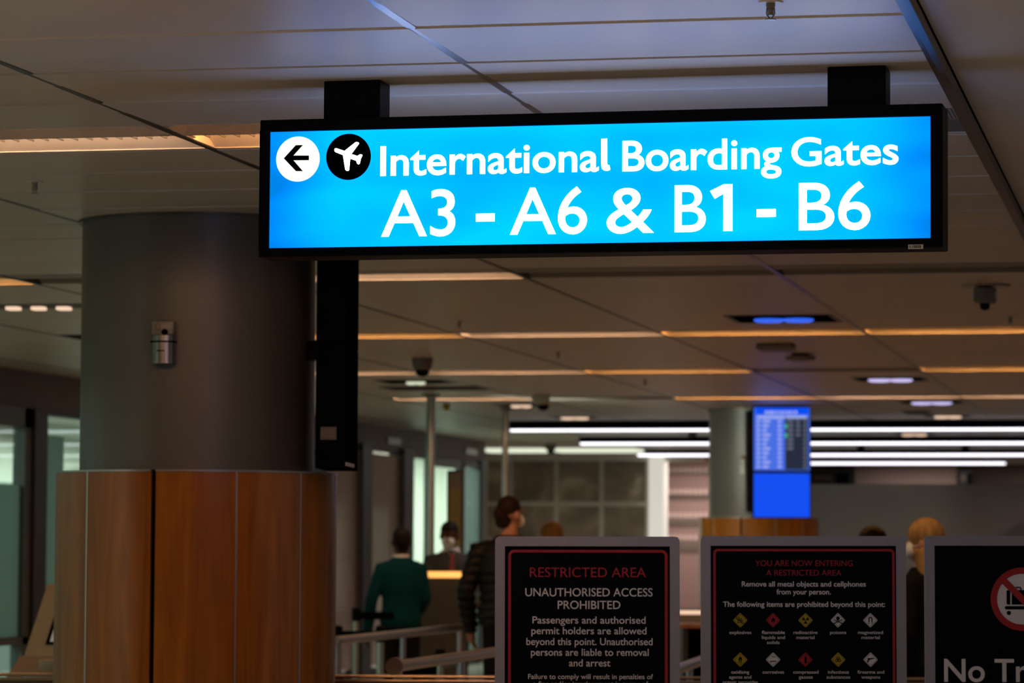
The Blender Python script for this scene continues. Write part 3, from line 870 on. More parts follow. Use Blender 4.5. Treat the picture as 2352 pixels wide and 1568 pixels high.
# ------------------------------------------------------------------ flight screens
P1, P2 = at(795, 800, 13.62), at(823, 800, 14.15); PL = at(726, 800, 13.62)
ang = math.atan2(P2.y - P1.y, P2.x - P1.x)                      # the pair of screens is seen almost edge-on
t = thing('screen_housing', 'tall black screen housing seen edge-on beside the big column', 'screen', (P1.x, P1.y, 0))
wv = Vector((PL.x - P1.x, PL.y - P1.y)); lv = Vector((P2.x - P1.x, P2.y - P1.y))
pts = [(0, 0), (lv.x, lv.y), (lv.x + wv.x, lv.y + wv.y), (wv.x, wv.y)]
for z0, z1 in ((1.826, 2.343), (2.347, 2.872)):
    obj('casing', prism(bmesh.new(), pts, z0, z1), M['black_matt'], t)
R2 = Matrix.Rotation(ang, 4, 'Z')
nrm = Vector((math.sin(ang), -math.cos(ang), 0))
for z0, z1 in ((1.845, 2.325), (2.367, 2.852)):
    obj('screen', box(bmesh.new(), 0.02, lv.length - 0.02, -0.002, 0.004, z0, z1, 0, R2), M['black_matt'], t)
Rw = Matrix.Translation((wv.x, wv.y, 0)) @ Matrix.Rotation(math.atan2(-wv.y, -wv.x), 4, 'Z')
obj('rating_plate', box(bmesh.new(), 0.022, 0.088, -0.0012, 0.001, 1.945, 1.998, 0, Rw), M['rail_dark'], t)
obj('sticker', box(bmesh.new(), 0.01, 0.36, -0.004, 0.0, 1.837, 1.852, 0, R2), M['white_paint'], t)
obj('support_arm', prism(bmesh.new(), [(wv.x * .4 + lv.x * .5, wv.y * .4 + lv.y * .5), (wv.x * .4 + lv.x * .7, wv.y * .4 + lv.y * .7), (COL1.x - P1.x + .35, COL1.y - P1.y + .12), (COL1.x - P1.x + .35, COL1.y - P1.y)], 2.30, 2.38), M['black'], t)

DS = 31.6
FD0, FD1 = at(1731, 1187, DS), at(1860, 1187, DS)
t = thing('flight_display', 'pair of blue flight information screens hung on the distant column', 'screen', (FD0.x, FD0.y, 0), YAW)
ff = Face(Vector((FD0.x, FD0.y, 0)), YAW)
x0, zb = ff(1731.5, 1187); x1, zt = ff(1859.5, 936); zm = ff(1795, 1083.5)[1]
obj('casing', B(x0 - 0.012, x1 + 0.012, 0, 0.12, zm + 0.003, zt + 0.012, 0.004), M['black'], t)
obj('casing', B(x0 - 0.012, x1 + 0.012, 0, 0.12, zb - 0.012, zm - 0.003, 0.004), M['black'], t)
obj('mounting_box', B(x0 - 0.06, x0 + 0.30, 0.12, 0.34, zb + 0.05, zt - 0.03, 0.01), M['black'], t)
top = obj('screen', B(x0, x1, -0.004, 0.002, zm + 0.014, zt), M['screen_mid'], t)
obj('screen', B(x0, x1, -0.004, 0.002, zb, zm - 0.014), M['screen_blue'], t, label='plain blue lower screen')
S = 2.97


def fp(x, y): return ff(1560 + x / S, 900 + y / S)


(ax, az), (bx, bz) = fp(722, 530), fp(880, 176)
obj('dark_column', B(ax, bx, -0.006, -0.004, az, bz), M['screen_dark'], top)
(ax, az), (bx, bz) = fp(520, 150), fp(884, 108)
obj('title_bar', B(ax, bx, -0.006, -0.004, az, bz), M['screen_blue'], top)
bm = bmesh.new()
for k in range(9):
    (ax, az), (bx, bz) = fp(585 + k * 25, 150), fp(603 + k * 25 + random.uniform(-4, 4), 128); box(bm, ax, bx, -0.008, -0.006, az, bz)
for a, b in ((530, 720), (728, 870)):
    (ax, az), (bx, bz) = fp(a, 180), fp(b, 163); box(bm, ax, bx, -0.008, -0.006, az, bz)
for k in range(11):
    yy = 192 + k * 31
    for a, b in ((528, 552), (568, 622 - (k % 3) * 12), (672, 698)):
        (ax, az), (bx, bz) = fp(a, yy + 15), fp(b, yy); box(bm, ax, bx, -0.008, -0.006, az, bz)
obj('flight_rows', bm, M['screen_text'], top)
bm = bmesh.new()
for k in range(11):
    yy = 192 + k * 31
    for a, b in ((735, 778), (798, 824), (848, 868)):
        if (k > 6 and a < 840) or (k > 3 and a == 798): continue
        (ax, az), (bx, bz) = fp(a, yy + 14), fp(b, yy); box(bm, ax, bx, -0.008, -0.006, az, bz)
obj('gate_rows', bm, M['screen_dim_text'], top)
bm = bmesh.new()
for yy in (222, 284):
    (ax, az), (bx, bz) = fp(722, yy + 24), fp(735, yy); box(bm, ax, bx, -0.009, -0.006, az, bz)
obj('status_light', bm, M['screen_green'], top)

# ------------------------------------------------------------------ light troughs in the ceiling


def trough(label, bay, row, tube_mat, kind):
    x0, x1 = RX[bay] + 0.014, RX[bay + 1] - 0.014 if bay + 1 < len(RX) else 0.66
    a, b = ROW[row]
    t = thing('trough_light', label, 'ceiling light', ((x0 + x1) / 2, (a + b) / 2, CEIL), 0, 'recessed strip lights in the ceiling rows')
    hx = (x1 - x0) / 2; hy = (b - a) / 2
    bm = bmesh.new()
    box(bm, -hx, hx, -hy, hy, 0.10, 0.105)
    for s in (-1, 1): box(bm, s * hx - 0.003, s * hx + 0.003, -hy, hy, 0.0, 0.10)
    box(bm, -hx, hx, -hy, -hy + 0.004, 0, 0.10)
    box(bm, -hx, hx, -hy + 0.272, -hy + 0.276, 0.002, 0.050)
    obj('housing', bm, M['reflector'] if kind == 'lit' else M['trough_dark'], t)  # unlit housings get a darker colour in place of shade
    obj('perforated_plate', B(-hx + .004, hx - .004, -hy + 0.005, -hy + 0.27, 0.0, 0.002), M['perforated'], t)
    bm = bmesh.new()                                               # sloping reflector on the far side
    pr = [(-hy + 0.40, 0.072), (hy - 0.04, 0.002), (hy - 0.04, 0.006), (-hy + 0.40, 0.078)]
    lo = [bm.verts.new((-hx + .004, y, z)) for y, z in pr]; hi = [bm.verts.new((hx - .004, y, z)) for y, z in pr]
    for i in range(4): bm.faces.new((lo[i], lo[(i + 1) % 4], hi[(i + 1) % 4], hi[i]))
    bm.faces.new(lo[::-1]); bm.faces.new(hi)
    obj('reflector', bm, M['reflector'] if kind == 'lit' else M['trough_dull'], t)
    obj('edge_lip', B(-hx + .004, hx - .004, hy - 0.04, hy - 0.004, -0.001, 0.006), M['ceiling'], t)
    if tube_mat:
        hl = hx - 0.05 if kind == 'lit' else hx * 0.42
        xo = 0 if kind == 'lit' else -hx * 0.50
        obj('lamp_tube', tube(bmesh.new(), [(-hl + xo, -hy + 0.315, 0.034), (hl + xo, -hy + 0.315, 0.034)], 0.013, 8), M[tube_mat], t, True)
    if kind == 'lit' and row == 0:
        bm = bmesh.new()                                           # fine cross louvre in front of the tube
        n = 24
        for k in range(n + 1):
            x = -hx + 0.01 + (2 * hx - 0.02) * k / n; box(bm, x - 0.002, x + 0.002, -hy + 0.275, -hy + 0.355, 0.002, 0.008)
        obj('louvre', bm, M['steel_soft'], t)
    return t


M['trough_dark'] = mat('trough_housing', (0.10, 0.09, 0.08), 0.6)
M['trough_dull'] = mat('unlit_reflector', (0.16, 0.15, 0.14), 0.4)  # darker copy of the reflector, its unlit look put into the colour
# bays: 4 = -7.40.., 5 = -6.05.., 6 = -4.71.., 7 = -3.37.., 8 = -2.045.., 9 = right of the bronze rail
for label, bay, row, tm, kind in (
        ('pale lit strip light in the nearest ceiling row, left of the sign', 6, 0, 'tube_pink', 'lit'),
        ('orange strip light in the nearest ceiling row, running behind the sign', 7, 0, 'tube_warm', 'lit'),
        ('unlit strip light peeping out at the right end of the sign', 8, 0, 'glint_cyan', 'off'),
        ('orange strip light far left in the second ceiling row, cut by the frame', 4, 1, 'tube_warm', 'lit'),
        ('unlit strip light in the second ceiling row, left of the big column', 5, 1, None, 'off'),
        ('pale lit strip light just below the sign, right of the black screen housing', 6, 1, 'tube_pink', 'lit'),
        ('unlit strip light with a faint violet tube, below the middle of the sign', 7, 1, 'tube_violet', 'off'),
        ('unlit dark strip light below the right end of the sign', 8, 1, None, 'off'),
        ('orange strip light in the third ceiling row, touching the black screen housing', 5, 2, 'tube_warm', 'lit'),
        ('pale strip light in the third ceiling row, above the hall middle', 6, 2, 'tube_pink', 'lit'),
        ('orange strip light in the third ceiling row, beyond the blue-reflecting downlight', 7, 2, 'tube_warm', 'lit'),
        ('orange strip light in the third ceiling row, at the right edge', 8, 2, 'tube_warm', 'lit'),
        ('lit strip light in the fourth ceiling row, behind the dark dome camera', 4, 3, 'tube_pink', 'lit'),
        ('pale lit strip light in the fourth ceiling row, right of the dome camera', 5, 3, 'tube_pink', 'lit'),
        ('orange strip light in the fourth ceiling row, left of the unlit one', 6, 3, 'tube_warm', 'lit'),
        ('unlit strip light in the fourth ceiling row', 7, 3, None, 'off'),
        ('orange strip light in the fourth ceiling row, at the right edge', 8, 3, 'tube_warm', 'lit'),
        ('lit strip light in the farthest ceiling row, behind the nearer steel pole', 4, 4, 'tube_pink', 'lit'),
        ('unlit strip light in the farthest ceiling row', 5, 4, None, 'off'),
        ('orange strip light in the farthest ceiling row, above the distant column', 6, 4, 'tube_warm', 'lit'),
        ('pale strip light in the farthest ceiling row, right of the flight screens', 7, 4, 'tube_pink', 'lit'),
        ('pale strip light in the farthest ceiling row, at the right edge', 8, 4, 'tube_pink', 'lit')):
    trough(label, bay, row, tm, kind)
for b, rws in ((9, (2, 3, 4)),):
    for r in rws: box_ = None
bm = bmesh.new()
for a, b in ROW[2:]: box(bm, RX[-1] + 0.014, 0.66, a + .004, b - .004, CEIL, CEIL + 0.03)
for a, b in ROW[:2]: box(bm, RX[-1] + 0.014, 6.5, a - .002, b + .002, CEIL + 0.002, CEIL + 0.03)
struct('ceiling_infill', bm, M['ceiling'])

# three little spot lights far left
t = thing('spot_light_bar', 'ceiling slot with three small bright spots, far left beside the column', 'ceiling light', (-6.72, 18.15, CEIL))
obj('slot', B(-0.66, 0.62, -0.16, 0.16, -0.004, 0.002), M['trough_dark'], t)
for px in (-27, 31, 89, 147):
    q = on_z(px, 703, CEIL) - t.location
    obj('spot', B(q.x - 0.038, q.x + 0.038, q.y - 0.04, q.y + 0.04, -0.024, -0.004, 0.006), M['lamp_warm'], t, True)

# ------------------------------------------------------------------ linear lights at the far end
for k, (label, px, yy, xr, hz, lz) in enumerate((
        ('longest white linear light, nearest of the far row, black housing above', 1168, 35.4, 6.3, 0.088, 0.022),
        ('second white linear light of the far row, starting nearer the distant column', 1330, 40.45, 6.3, 0.072, 0.026),
        ('third white linear light of the far row, only a short piece left of the column', 1462, 45.65, 6.3, 0.066, 0.028),
        ('farthest white linear light, ending before the right edge', 1845, 50.6, -2.75, 0.052, 0.030))):
    xl = on_z(px, 966, 2.9).x if k == 0 else on_y(px, 1010 + 18 * k, yy).x
    t = thing('linear_light', label, 'ceiling light', ((xl + xr) / 2, yy, CEIL - 0.006), 0, 'white linear lights at the far end')
    h = (xr - xl) / 2
    obj('housing', B(-h, h, 0, 0.12, -hz, 0, 0.002), M['black_matt'], t)
    obj('diffuser', B(-h + 0.01, h - 0.01, 0.004, 0.116, -hz - lz, -hz, 0.01), M['led'], t, True)
for label, a, b in (('pale strip of light along the ceiling before the marble wall, left of a black dome', 1112, 1256), ('pale strip of light along the ceiling before the marble wall, right of a black dome', 1274, 1470)):
    xa, xb = on_y(a, 1029, 45.3).x, on_y(b, 1029, 45.3).x
    t = thing('cove_light', label, 'ceiling light', ((xa + xb) / 2, 45.3, CEIL), 0, 'pale cove strips before the marble wall'); h = (xb - xa) / 2
    obj('diffuser', B(-h, h, -0.5, 0.5, -0.05, -0.01, 0.01), M['cove'], t); obj('frame', B(-h - .02, h + .02, -0.52, 0.52, -0.012, 0), M['ceiling'], t)

# ------------------------------------------------------------------ small ceiling fittings


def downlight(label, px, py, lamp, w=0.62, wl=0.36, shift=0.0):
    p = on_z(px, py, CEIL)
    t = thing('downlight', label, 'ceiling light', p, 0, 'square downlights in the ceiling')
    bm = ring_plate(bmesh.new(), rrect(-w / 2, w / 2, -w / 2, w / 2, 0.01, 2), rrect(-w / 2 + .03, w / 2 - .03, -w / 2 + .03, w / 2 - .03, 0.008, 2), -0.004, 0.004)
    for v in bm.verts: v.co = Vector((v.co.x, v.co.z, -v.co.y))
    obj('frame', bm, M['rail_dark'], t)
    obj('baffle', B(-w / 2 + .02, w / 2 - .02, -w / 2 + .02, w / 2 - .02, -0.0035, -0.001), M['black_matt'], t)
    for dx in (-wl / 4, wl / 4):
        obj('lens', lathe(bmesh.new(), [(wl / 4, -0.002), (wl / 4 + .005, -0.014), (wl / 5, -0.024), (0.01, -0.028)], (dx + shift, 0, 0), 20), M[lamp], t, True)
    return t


downlight('square ceiling downlight with a blue reflection in its lens, below the sign toward the right', 1800, 731, 'lens_blue_glint', 0.66, 0.36)
downlight('downlight in the ceiling with a violet-white reflection, next beyond the blue one', 2045, 870, 'lens_violet_glint', 0.60, 0.36)
downlight('downlight with a violet-white reflection, third in line beyond the blue one', 2140, 923, 'lens_violet_glint', 0.60, 0.38)
downlight('warm downlight, farthest in line beyond the blue one', 2177, 955, 'lamp_warm', 0.50, 0.28)
downlight('greenish downlight in the ceiling, just under the dark dome camera', 955, 876, 'lamp_green', 0.62, 0.16)
downlight('warm downlight beside the pale dome camera', 1197, 930, 'lamp_warm', 0.50, 0.2)
downlight('warm downlight just above the longest linear light', 1320, 958, 'lamp_warm', 0.5, 0.30)
downlight('small warm downlight between two linear lights, right of the flight screens', 2100, 996, 'lamp_warm', 0.5, 0.30)
downlight('small warm downlight low in the ceiling, right of the flight screens', 1985, 940 + 8, 'lamp_warm', 0.4, 0.05) if False else None


def sprinkler(label, px, py, up=True, s=1.0):
    p = on_z(px, py, CEIL)
    t = thing('sprinkler', label, 'sprinkler', p, 0, 'ceiling sprinklers')
    obj('cover_plate', lathe(bmesh.new(), [(0.0, 0), (0.035 * s, 0), (0.030 * s, -0.006), (0.0, -0.006)], seg=24), M['ceiling'], t, True)
    obj('body', lathe(bmesh.new(), [(0.012 * s, -0.004), (0.012 * s, -0.016), (0.007 * s, -0.020), (0.007 * s, -0.038)], seg=16), M['sprinkler_metal'], t, True)
    bm = bmesh.new()
    for k in (-1, 1): tube(bm, [(k * 0.009 * s, 0, -0.018), (k * 0.010 * s, 0, -0.034), (k * 0.003 * s, 0, -0.046)], 0.0022, 8)
    obj('frame_arm', bm, M['sprinkler_metal'], t, True)
    obj('deflector', lathe(bmesh.new(), [(0.003, -0.046), (0.014 * s, -0.047), (0.014 * s, -0.050), (0.003, -0.050)], seg=16), M['sprinkler_metal'], t, True)


M['sprinkler_metal'] = mat('sprinkler_brass', (0.30, 0.28, 0.22), 0.35, 0.7)
sprinkler('sprinkler hanging at the very top of the picture', 1770, 2)
sprinkler('sprinkler in the ceiling far left above the column', 80, 415)
sprinkler('sprinkler right of the black screen housing, before the third light row', 1055, 735)
sprinkler('sprinkler between the third and fourth light rows', 1282, 806)
sprinkler('farthest sprinkler, beyond the fourth light row', 1482, 873)
sprinkler('sprinkler near the right edge, before the third light row', 2320, 725)


def dome(label, px, py, cmat, s, tilt=0.0):
    p = on_z(px, py, CEIL)
    t = thing('dome_camera', label, 'security camera', p, 0, 'ceiling security cameras')
    obj('housing', lathe(bmesh.new(), [(0.0, 0), (0.085 * s, 0), (0.083 * s, -0.03 * s), (0.070 * s, -0.085 * s), (0.056 * s, -0.095 * s), (0.0, -0.095 * s)], seg=28), M[cmat], t, True)
    obj('dome', lathe(bmesh.new(), [(0.055 * s, -0.094 * s), (0.052 * s, -0.118 * s), (0.038 * s, -0.138 * s), (0.015 * s, -0.147 * s), (0.002, -0.148 * s)], (tilt * 0.02, 0, 0), 24), M['black'], t, True)


M['camera_white'] = mat('camera_plastic', (0.52, 0.56, 0.50), 0.4)
M['camera_grey'] = mat('camera_grey', (0.20, 0.17, 0.15), 0.4)
dome('dark dome camera hanging beside the fourth light row', 970, 822, 'camera_grey', 0.95)
dome('pale dome camera with a black ball, right of the steel poles', 1243, 906, 'camera_white', 1.0, 1)
dome('small black dome between the two pale strips before the marble wall', 1265, 1020, 'camera_grey', 0.9)
dome('small dome under the second linear light, left of the distant column', 1590, 990, 'camera_grey', 0.7)
dome('dark dome under the second linear light, right of the flight screens', 1977, 1009, 'camera_grey', 0.95)
dome('dark dome under the second linear light, near the right edge', 2217, 1009, 'camera_grey', 0.95)

p = on_z(2262, 654, CEIL)
t = thing('ceiling_camera', 'round ceiling plate with a hanging glass fitting, near the right edge', 'security camera', p)
obj('cover_plate', lathe(bmesh.new(), [(0.0, 0), (0.135, 0), (0.128, -0.010), (0.0, -0.012)], seg=36), M['rail_grey'], t, True)
obj('glass_cup', lathe(bmesh.new(), [(0.03, -0.012), (0.06, -0.020), (0.062, -0.085), (0.05, -0.098), (0.0, -0.1)], seg=28), M['camera_grey'], t, True)
obj('tip', lathe(bmesh.new(), [(0.028, -0.098), (0.024, -0.128), (0.006, -0.136)], seg=20), M['black'], t, True)
for a in (0.4, 2.7): obj('chrome_clip', B(0.062 * math.cos(a) - .008, 0.062 * math.cos(a) + .008, -0.062 * math.sin(a) * .6 - .01, -0.062 * math.sin(a) * .6 + .01, -0.075, -0.035, 0.004), M['steel'], t, True)
p = on_z(1783, 790, CEIL)
t = thing('access_point', 'pale square box on the ceiling between the third and fourth light rows', 'access point', p)
obj('casing', B(-0.13, 0.13, -0.12, 0.12, -0.05, 0, 0.02), M['camera_grey'], t, True); obj('base_plate', B(-0.12, 0.12, -0.11, 0.11, -0.004, 0), M['board_face'], t)
p = on_z(1838, 812, CEIL)
t = thing('smoke_detector', 'round pale smoke detector just beyond the square ceiling box', 'smoke detector', p)
obj('casing', lathe(bmesh.new(), [(0.06, 0), (0.065, -0.012), (0.115, -0.020), (0.105, -0.045), (0.05, -0.055), (0.0, -0.055)], seg=28), M['camera_grey'], t, True)
obj('base_ring', lathe(bmesh.new(), [(0.05, 0), (0.066, 0), (0.066, -0.012), (0.05, -0.012)], seg=28), M['board_face'], t, True)
p = on_z(1025, 928, CEIL)
t = thing('ceiling_beacon', 'small ochre lamp under the ceiling between the two steel poles', 'lamp', p)
obj('beacon_cap', lathe(bmesh.new(), [(0.03, 0), (0.035, -0.02), (0.034, -0.05), (0.01, -0.065)], seg=16), M['yellow_print'], t, True); obj('base', lathe(bmesh.new(), [(0.04, 0), (0.04, -0.008)], seg=16), M['board_face'], t)

# ceiling air vents
for label, px, py, w_, d_ in (('dark ceiling vent beside the pale lamp near the black screen housing', 1000, 890, 0.9, 0.5), ('dark square ceiling vent above the farthest downlights', 2107, 946, 0.28, 0.5)):
    t = thing('ceiling_vent', label, 'vent', on_z(px, py, CEIL), 0, 'ceiling vents')
    obj('frame', B(-w_ / 2, w_ / 2, -d_ / 2, d_ / 2, -0.008, 0.0), M['rail_dark'], t)
    bm = bmesh.new()
    for k in range(7):
        yy = -d_ / 2 + 0.04 + (d_ - .08) * k / 6; box(bm, -w_ / 2 + .03, w_ / 2 - .03, yy - .012, yy + .012, -0.014, -0.005)
    obj('slat', bm, M['trough_dark'], t)

# ------------------------------------------------------------------ floor to ceiling poles
for label, px, py, r in (('nearer steel pole from floor to ceiling, before the masked officer', 990, 905, 0.040), ('farther thin steel pole, behind the tall man in black', 1161, 937, 0.032)):
    p = on_z(px, py, CEIL)
    t = thing('steel_pole', label, 'pole', (p.x, p.y, 0), 0)
    obj('pole_tube', tube(bmesh.new(), [(0, 0, 0), (0, 0, CEIL - 0.001)], r, 20), M['pole_steel'] if 'pole_steel' in M else M['steel'], t, True)
    obj('ceiling_flange', lathe(bmesh.new(), [(r, CEIL - 0.02), (r * 2.1, CEIL - 0.012), (r * 2.1, CEIL - 0.001), (r, CEIL - 0.001)], seg=24), M['rail_dark'], t, True)
    obj('floor_flange', lathe(bmesh.new(), [(r, 0.02), (r * 2.1, 0.012), (r * 2.1, 0.0), (r, 0.0)], seg=24), M['rail_dark'], t, True)

# ------------------------------------------------------------------ roller shutters in the left-hand shopfront
M['shutter'] = mat('brown_shutter', (0.62, 0.42, 0.34), 0.32, 0.2)
for label, a, b in (('brown slatted shutter, beside the wood cladding and below the screen housing', 34.05, wy(822)), ('brown slatted shutter between two dark posts behind the man in teal', wy(846), wy(918))):
    t = thing('roller_shutter', label, 'shutter', (WX, (a + b) / 2, 0), 0, 'brown roller shutters'); h = (b - a) / 2 - 0.01
    bm = bmesh.new(); n = 46
    for k in range(n):
        z0 = 0.13 + k * (2.44 / n)
        pr = [(-0.05, z0), (0.006, z0 + 0.004), (0.022, z0 + 0.028), (0.006, z0 + 0.050), (-0.05, z0 + 0.0525)]
        lo = [bm.verts.new((x, -h + .06, z)) for x, z in pr]; hi = [bm.verts.new((x, h - .06, z)) for x, z in pr]
        for i in range(5): bm.faces.new((lo[i], lo[(i + 1) % 5], hi[(i + 1) % 5], hi[i]))
        bm.faces.new(lo[::-1]); bm.faces.new(hi)
    obj('slat_curtain', bm, M['shutter'], t)
    for s in (-1, 1): obj('guide_rail', B(-0.06, 0.04, min(s * h, s * (h - .06)), max(s * h, s * (h - .06)), 0.12, 2.58), M['header'], t)
# name panels on the header above the shopfront
for label, a, b, dz in (('pale small name panel on the brown header, above the second shutter', 888, 918, 0), ('pale small name panel on the brown header, beyond the nearer pole', 1068, 1093, 0)):
    t = tag(obj('name_panel', B(WX + 0.0005, WX + 0.02, wy(a), wy(b), 2.70, 2.78), M['rail_grey']), label, 'sign', 'pale panels on the shopfront header')

# ------------------------------------------------------------------ people
def remeshed(name, bm, m, parent, voxel=0.011, smooth_n=6, label=None):
    """union of the overlapping closed shapes in BM as one continuous skin"""
    o = obj(name, bm, m, None)
    md = o.modifiers.new('r', 'REMESH'); md.mode = 'VOXEL'; md.voxel_size = voxel; md.use_smooth_shade = True
    sm = o.modifiers.new('s', 'SMOOTH'); sm.factor = 0.5; sm.iterations = smooth_n
    bpy.context.view_layer.update()
    me = bpy.data.meshes.new_from_object(o.evaluated_get(bpy.context.evaluated_depsgraph_get()))
    old = o.data; o.modifiers.clear(); o.data = me; bpy.data.meshes.remove(old)
    if not me.materials: me.materials.append(m)
    for p in me.polygons: p.use_smooth = True
    o.parent = parent
    if label: o['label'] = label
    return o


def ball(bm, c, r, sc=(1, 1, 1), rot=None):
    mtx = Matrix.Translation(c) @ (rot or Matrix()) @ Matrix.Diagonal((*sc, 1))
    bmesh.ops.create_icosphere(bm, subdivisions=3, radius=r, matrix=mtx)


def limb(bm, pts, rr, seg=14):
    tube(bm, pts, rr, seg)
    ball(bm, pts[0], rr[0] * 0.99); ball(bm, pts[-1], rr[-1] * 0.99)


def stack(bm, rows_, seg=24):
    """horizontal elliptic rings: (x, y, z, rx, ry)"""
    loft(bm, [[Vector((x + rx * math.cos(2 * math.pi * k / seg), y + ry * math.sin(2 * math.pi * k / seg), z)) for k in range(seg)] for x, y, z, rx, ry in rows_])


SKIN_D, SKIN_L = mat('skin_dark', (0.075, 0.035, 0.022), 0.5, spec=0.12), mat('skin_light', (0.42, 0.20, 0.13), 0.5)


def person(label, head_top, heading, skin, top_mat, leg_mat, hair_mat, hair='short', head_yaw=0.0, head_pitch=0.0, quilt=False, arms=None, build=1.0, shoulder=1.0,
           mask=None, collar=None, tie=None, hem=0.86, face_vis=True):
    H = head_top.z; s = H / 1.75
    t = thing('person', label, 'person', (head_top.x, head_top.y, 0), heading)
    V = lambda x, y, z: Vector((x * s, y * s, z * s))
    sh = 0.175 * shoulder
    arms = arms or {}
    el = {k: arms.get(k, ((0.235 * shoulder, -0.03, 1.13), (0.245 * shoulder, 0.03, 0.88))) for k in (-1, 1)}
    hr = Matrix.Rotation(head_yaw, 4, 'Z') @ Matrix.Rotation(-head_pitch, 4, 'X')
    neck = V(0, -0.005, 1.50)

    def HP(x, y, z): return neck + (hr @ (V(x, y, z) - neck))

    def torso(bm, e, z_lo):
        b = build
        R_ = [(0.88, .150, .110), (0.95, .172 * b, .122 * b), (1.05, .150 * b, .110 * b), (1.15, .150 * b, .108 * b), (1.27, .172 * b, .120 * b), (1.37, .178 * shoulder, .112), (1.43, .150 * shoulder, .090), (1.475, .085, .072), (1.50, .062, .062)]
        out = []
        prev = None
        for z, rx, ry in R_:
            if z < z_lo - 0.001: prev = (z, rx, ry); continue
            if prev and not out and z > z_lo:
                f = (z_lo - prev[0]) / (z - prev[0]); out.append((0, 0, z_lo * s, (prev[1] + (rx - prev[1]) * f + e) * s, (prev[2] + (ry - prev[2]) * f + e) * s))
            out.append((0, 0, z * s, (rx + e) * s, (ry + e) * s))
        stack(bm, out)

    def arm(bm, k, e, full=True):
        (ex, ey, ez), (wx, wy_, wz) = el[k]
        S_, E_, W_ = V(k * sh, 0, 1.405), V(k * ex, ey, ez), V(k * wx, wy_, wz)
        pts = [V(k * sh * 0.75, 0, 1.40), S_, S_.lerp(E_, .5), E_, E_.lerp(W_, .4), W_]
        limb(bm, pts, [(r + e) * s for r in (0.055, 0.056, 0.047, 0.040, 0.038, 0.029)])
        return E_, W_
    # --- one continuous body
    bm = bmesh.new()
    torso(bm, 0.0, 0.88)
    limb(bm, [V(0, -.005, 1.45), HP(0, .004, 1.58)], [.058 * s, .054 * s])
    ball(bm, HP(0, -.006, 1.665), 0.086 * s, (0.90, 1.10, 1.0)); ball(bm, HP(0, .020, 1.60), 0.068 * s, (0.90, 1.02, 1.12), hr)
    ball(bm, HP(0, .050, 1.555), 0.030 * s, (1.1, 1, 0.8))                                       # chin
    limb(bm, [HP(0, .088, 1.645), HP(0, .108, 1.608)], [.009 * s, .015 * s], 8)                  # nose
    ball(bm, HP(0, .084, 1.577), 0.018 * s, (1.5, .7, .6))                                       # mouth
    for k in (-1, 1):
        ball(bm, HP(k * .034, .078, 1.668), 0.016 * s, (1.3, .6, .6)); ball(bm, HP(k * .080, -.004, 1.625), 0.030 * s, (0.45, 0.75, 1.15))
    for k in (-1, 1):
        E_, W_ = arm(bm, k, 0.0)
        d = (W_ - E_).normalized(); side = Vector((0, 1, 0)); side = (side - d * side.dot(d)).normalized(); nrm_ = d.cross(side)
        palm = W_ + d * 0.05 * s
        limb(bm, [W_, W_ + d * .03 * s, W_ + d * .085 * s], [.027 * s, .031 * s, .030 * s], 10)
        for f in range(4):                                                                        # four fingers, slightly curled
            o_ = side * (-.027 + .018 * f) * s; ln = (.070, .080, .076, .060)[f] * s
            b0 = W_ + d * .085 * s + o_; inn = -nrm_ * k * 1.0
            limb(bm, [b0, b0 + d * ln * .5 + inn * .006 * s, b0 + d * ln * .95 + inn * .022 * s], [.0105 * s, .0095 * s, .0085 * s], 8)
        b0 = W_ + d * .030 * s + side * .026 * s
        limb(bm, [b0, b0 + (d * .5 + side * .6) * .05 * s, b0 + (d * .9 + side * .55) * .075 * s], [.0125 * s, .011 * s, .0095 * s], 8)
        limb(bm, [V(k * .085, 0, .93), V(k * .098, .015, .52), V(k * .10, -.005, .30), V(k * .10, -.02, .09)], [.085 * s, .054 * s, .052 * s, .036 * s])
        limb(bm, [V(k * .10, -.035, .045), V(k * .105, .05, .04), V(k * .11, .15, .03)], [.036 * s, .036 * s, .028 * s], 10)
    remeshed('body', bm, skin, t, 0.008, 3)
    # --- clothes
    bm = bmesh.new()
    torso(bm, 0.016, hem)
    for k in (-1, 1): arm(bm, k, 0.015)
    top_o = remeshed('puffer_jacket' if quilt else 'sweater', bm, top_mat, t, 0.011, 5)
    if quilt:                                                       # stitched horizontal baffles
        for v in top_o.data.vertices:
            n = v.normal; f = abs(math.sin(math.pi * v.co.z / 0.062)) ** 0.6
            v.co += Vector((n.x, n.y, 0)) * (0.020 * f - 0.004)
    bm = bmesh.new()
    stack(bm, [(0, 0, .84 * s, .160 * s, .118 * s), (0, 0, .92 * s, .178 * s, .128 * s), (0, 0, 1.00 * s, .165 * s * build, .120 * s * build)])
    for k in (-1, 1):
        limb(bm, [V(k * .085, 0, .92), V(k * .098, .015, .52), V(k * .10, -.005, .30), V(k * .10, -.02, .085)], [.096 * s, .072 * s, .068 * s, .060 * s])
    remeshed('trousers', bm, leg_mat, t, 0.012, 5)
    for k in (-1, 1):
        bm = bmesh.new()
        limb(bm, [V(k * .10, -.045, .05), V(k * .105, .05, .047), V(k * .112, .165, .036)], [.046 * s, .045 * s, .036 * s], 12)
        for v in bm.verts: v.co.z = max(v.co.z, 0.002)
        obj('shoe', bm, M['black'], t, True)
    # --- hair
    bm = bmesh.new()
